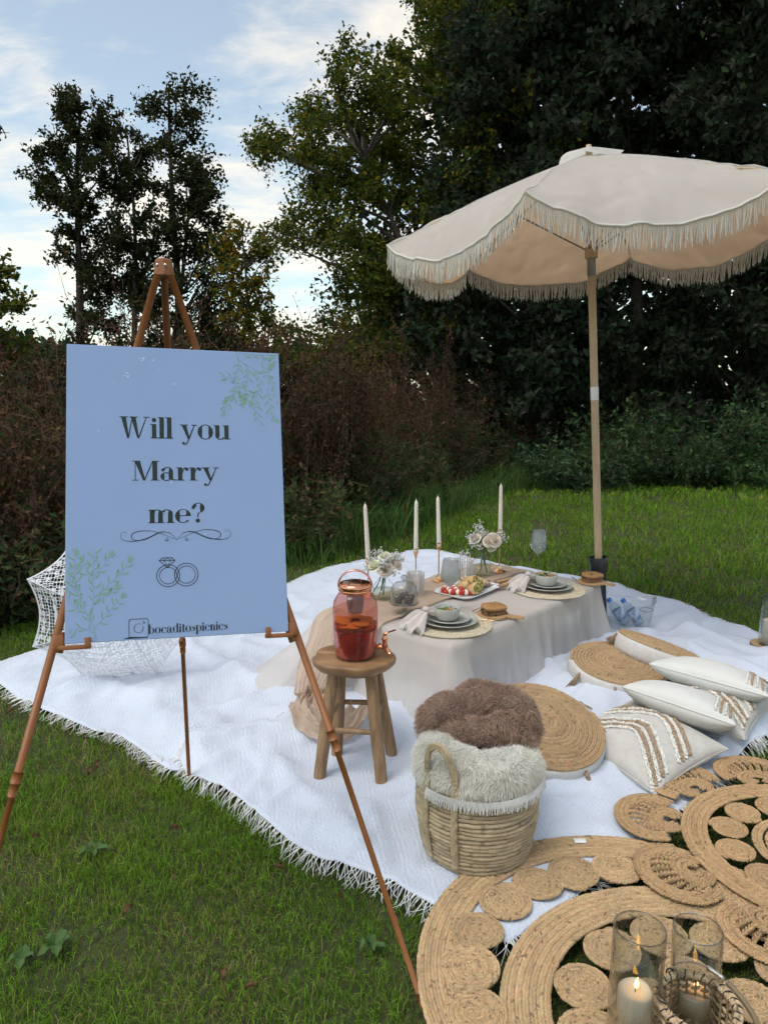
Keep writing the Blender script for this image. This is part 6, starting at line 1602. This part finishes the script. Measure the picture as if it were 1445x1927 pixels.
hp = smooth_path([WC + [-.030, .078, WH + .008], WC + [-.012, .088, WH + .022], WC + [.03, .092, WH + .022], WC + [.075, .07, WH + .010], WC + [.105, .02, WH - .005], WC + [.110, -.05, WH - .01], WC + [.07, -.09, WH]], 40, 2)
mb = MB(); mb.tube(hp, .0014, 6); hn = build('handle', mb, M['greymetal'], wk)
mb = MB(); mb.tube(hp[12:18], .0052, 10); build('ferrule', mb, M['steel'], hn)
mb = MB(); mb.tube(hp[18:], .0062, 8, col=WCOL * .45); build('rope_grip', mb, M['wicker'], hn)
mb = MB(); a = np.linspace(0, 2 * np.pi, 16, endpoint=False); mb.tube(WC + np.array([-.030, .080, WH + .006]) + np.stack([.0075 * np.cos(a), 0 * a, .0085 * np.sin(a)], 1), .0019, 6, closed=True); build('ring', mb, M['black'], hn)

# ================================================================== acrylic tub with water bottles
TBc = P(1186, 1186, .035) + [0, .06, 0]
tbn = thing('acrylic_tub', 'clear acrylic drinks tub beside the far end of the table', 'tub', TBc)
ac = glassmat('acrylic', (.955, .965, .97), edge=1.3)
n = 48; a = np.linspace(0, 2 * np.pi, n, endpoint=False); sq = (np.abs(np.cos(a)) ** 4 + np.abs(np.sin(a)) ** 4) ** -.25; rows = []
for z, k_ in ((.0, .02), (.0, .78), (.01, .82), (.08, .92), (.16, 1.02), (.162, 1.06), (.158, 1.06), (.152, 1.0), (.08, .90), (.01, .80)):
    hz = z + (.035 * np.abs(np.cos(a)) ** 3 if z > .14 else 0) * 1.0; rows.append(np.stack([.145 * k_ * sq * np.cos(a), .098 * k_ * sq * np.sin(a), hz + 0 * a], 1))
mb = MB(); mb.grid(np.vstack(rows) @ rotm(0, 0, -.25).T + TBc, len(rows), n, cv=True); build('tub_wall', mb, ac, tbn)
mb = MB(); a = np.linspace(0, 2 * np.pi, 30, endpoint=False); hc_ = TBc + rotm(0, 0, -.25) @ np.array([.09, -.105, .145]); mb.tube(hc_ + np.stack([.036 * np.cos(a), 0 * a - .002, .013 * np.sin(a)], 1) @ rotm(0, 0, -.25).T, .0018, 5, closed=True); build('hand_hole', mb, glassmat('acrim', (.6, .62, .64), edge=2.0), tbn)
M['bluecap'] = mat('bluecap', (.03, .16, .50), .4); M['bluelabel'] = mat('bluelabel', (.05, .16, .40), .45, c2=(.62, .68, .76), nscale=26, ndet=1)
for k_, (dx, dy) in enumerate(((-.045, -.02), (.035, -.03))):
    b = TBc + [dx + .03, dy, .03]; F = frame(norm(np.array([-.55, .15, .75]))); t = thing('water_bottle', ('clear water bottle with blue cap in the tub, nearer the table' if k_ == 0 else 'clear water bottle with blue cap in the tub, nearer the poufs'), 'bottle', b, 'water bottles in the tub')
    mb = MB(); mb.lathe([(0, 0), (.028, 0), (.030, .006), (.030, .11), (.026, .13), (.013, .152), (.012, .165)], 24, b, F); build('bottle_body', mb, glassmat('pet', (.84, .90, .95), haze=.12, hazecol=(.6, .7, .8), edge=1.4), t)
    mb = MB(); mb.lathe([(.0306, .035), (.0308, .037), (.0308, .098), (.0306, .10)], 24, b, F); build('bottle_label', mb, M['bluelabel'], t)
    mb = MB(); mb.lathe([(.0145, .160), (.0150, .162), (.0150, .178), (.013, .180), (0, .180)], 20, b, F); build('cap', mb, M['bluecap'], t)

# ================================================================== lace umbrella behind the sign
def lace_mat():
    m = mat('lace', (.84, .85, .87), .9, transl=.3); n, l = m.node_tree.nodes, m.node_tree.links; out = n['Material Output']; sh = out.inputs[0].links[0].from_socket
    tc = n.new('ShaderNodeTexCoord')
    def vor(s, feat, w):
        v = n.new('ShaderNodeTexVoronoi'); v.feature = feat; v.inputs['Scale'].default_value = s; v.inputs['Randomness'].default_value = .22; l.new(tc.outputs['Object'], v.inputs['Vector'])
        c = n.new('ShaderNodeMath'); c.operation = 'LESS_THAN'; l.new(v.outputs['Distance'], c.inputs[0]); c.inputs[1].default_value = w; return c.outputs[0]
    e1_ = vor(62, 'DISTANCE_TO_EDGE', .085); f1 = vor(26, 'F1', .40); e2_ = vor(150, 'DISTANCE_TO_EDGE', .16)
    mu = n.new('ShaderNodeMath'); mu.operation = 'MULTIPLY'; l.new(f1, mu.inputs[0]); l.new(e2_, mu.inputs[1])
    mx = n.new('ShaderNodeMath'); mx.operation = 'MAXIMUM'; l.new(e1_, mx.inputs[0]); l.new(mu.outputs[0], mx.inputs[1])
    tp = n.new('ShaderNodeBsdfTransparent'); ms = n.new('ShaderNodeMixShader'); l.new(mx.outputs[0], ms.inputs[0]); l.new(tp.outputs[0], ms.inputs[1]); l.new(sh, ms.inputs[2]); l.new(ms.outputs[0], out.inputs[0])
    return m
M['lace'] = lace_mat(); M['laceedge'] = mat('laceedge', (.84, .85, .88), .8)
LR = .42; cdir = norm(np.array([.93, .375, 0])); ndir = np.array([cdir[1], -cdir[0], 0]); RCn = np.array([-1.277, 3.47, .03 + .924 * LR])
lu = thing('lace_umbrella', 'white lace umbrella lying open on the blanket behind the sign', 'umbrella', RCn * [1, 1, 0] + [0, 0, .03])
APX = RCn + ndir * .21
def lpt(s, t, k_):
    a0, a1 = R(22.5 + 45 * k_), R(22.5 + 45 * (k_ + 1)); pinch = 1 - .10 * s ** 3 * (1 - (2 * t - 1) ** 2)
    x = LR * s * pinch * (np.cos(a0) * (1 - t) + np.cos(a1) * t); y = LR * s * pinch * (np.sin(a0) * (1 - t) + np.sin(a1) * t)
    z = .21 * (1 - s ** 1.8)
    return RCn + x[..., None] * cdir + y[..., None] * np.array([0, 0, 1.0]) + z[..., None] * ndir
for k_ in range(8):
    S_, T2 = np.meshgrid(np.linspace(.02, 1, 14), np.linspace(0, 1, 10), indexing='ij'); mb = MB(); mb.grid(lpt(S_, T2, k_).reshape(-1, 3), 14, 10); pn = build('lace_panel', mb, M['lace'], lu)
    mb = MB(); mb.tube(lpt(np.ones(14), np.linspace(0, 1, 14), k_), .0035, 5, cap=False); build('hem', mb, M['laceedge'], pn)
    mb = MB(); mb.tube(np.vstack([lpt(np.linspace(.02, 1, 12), np.zeros(12), k_) - ndir * .003]), .0022, 5); rb_ = build('rib', mb, M['laceedge'], lu)
    mb = MB(); e = lpt(np.ones(1), np.zeros(1), k_)[0]; mb.ball(e, (.005, .005, .005), nu=5, nv=6); build('rib_tip', mb, M['laceedge'], rb_)
mb = MB(); mb.tube(np.array([APX + ndir * .03, APX - ndir * .30, APX - ndir * .62 - [0, 0, .25]]), .006, 8); build('shaft', mb, M['laceedge'], lu)

# ================================================================== small things on the lawn and blanket
lt = P(1090, 1586, .05); mb = MB(); k_ = np.linspace(-1, 1, 8); X_, Y_ = np.meshgrid(k_ * .018, k_ * .012, indexing='ij'); mb.grid((lt + np.stack([X_, Y_, .008 - 30 * Y_ ** 2 + .004], -1)).reshape(-1, 3), 8, 8)
tag(build('care_label', mb, M['white'], origin=lt), 'small white care label curling on the blanket above the rug', 'label')
M['rosette'] = mat('rosette', (.05, .115, .022), .7, c2=(.08, .15, .03), nscale=20, transl=.25)
def rosette(px, py, n, L, lab):
    b = P(px, py, .006); t = thing('lawn_weed', lab, 'plant', b, 'broad leaved lawn weeds')
    for i in range(n):
        a = 2 * np.pi * i / n + rng.normal() * .3; l_ = L * rng.uniform(.7, 1.15); d = np.array([math.cos(a), math.sin(a), 0]); s_ = np.array([-d[1], d[0], 0])
        u, v = np.meshgrid(np.linspace(0, 1, 8), np.linspace(-1, 1, 5), indexing='ij'); w = l_ * .24 * np.sin(np.clip(u, .02, 1) ** .8 * np.pi) ** .8 + .002
        V = b + (u * l_)[..., None] * d + (v * w * (1 + .12 * np.sin(u * 20)))[..., None] * s_; V[..., 2] += .022 * np.sin(u * 2.6) * rng.uniform(.4, 1.1) + .006 * v * v * np.sin(u * 3) + .012 + .004 * np.sin(u * 9 + i)
        mb = MB(); mb.grid(V.reshape(-1, 3), 8, 5); build('leaf', mb, M['rosette'], t)
for q, n_, L_, lab in (((108, 1790), 6, .05, 'broad leaved weed in the lawn beside the left easel leg'), ((45, 1815), 5, .04, 'small broad leaved weed at the left edge of the lawn'), ((700, 1790), 5, .04, 'broad leaved weed beside the right easel leg and rug'), ((180, 1610), 5, .05, 'small weed in the lawn between the easel legs')):
    rosette(*q, n_, L_, lab)
LEAFAT = ['inside the left easel leg on the lawn', 'just off the blanket edge below the stool', 'in the lawn low in the middle', 'in the lawn near the left blanket edge, lower of two', 'in the lawn near the left blanket edge, upper of two', 'between the blanket corner and right easel leg', 'in the open lawn at lower left', 'on the far lawn right of the parasol pole', 'on the far lawn behind the far wine glass', 'half hidden behind the table end', 'beside the blanket at the left edge', 'below the back foot of the easel', 'on the far lawn just right of the parasol tube', 'low in the lawn near the bottom edge', 'on the lawn just beyond the blanket on the right']
M['deadleaf'] = mat('deadleaf', (.20, .11, .045), .8, c2=(.10, .05, .025), nscale=60, transl=.2)
for i, (px, py) in enumerate(((70, 1575), (525, 1635), (420, 1835), (170, 1452), (185, 1440), (640, 1690), (240, 1715), (1385, 1035), (1005, 1015), (915, 1100), (20, 1340), (330, 1560), (1180, 1010), (470, 1860), (1300, 1075))):
    b = P(px, py, .035); L_ = rng.uniform(.016, .030); a = rng.uniform(0, 6.28); d = np.array([math.cos(a), math.sin(a), 0]); s_ = np.array([-d[1], d[0], 0]); u, v = np.meshgrid(np.linspace(0, 1, 7), np.linspace(-1, 1, 5), indexing='ij')
    w = L_ * .35 * np.sin(np.clip(u, .03, 1) * np.pi) ** .7 * (1 + .25 * np.cos(u * 16)); V = b + ((u - .5) * L_ * 1.3)[..., None] * d + (v * w)[..., None] * s_; V[..., 2] += .012 * v * v + .006 * np.sin(u * 5)
    mb = MB(); mb.grid(V.reshape(-1, 3), 7, 5); tag(build('fallen_leaf', mb, M['deadleaf'], origin=b), 'curled brown fallen leaf ' + LEAFAT[i], 'leaf', 'fallen leaves on the lawn')
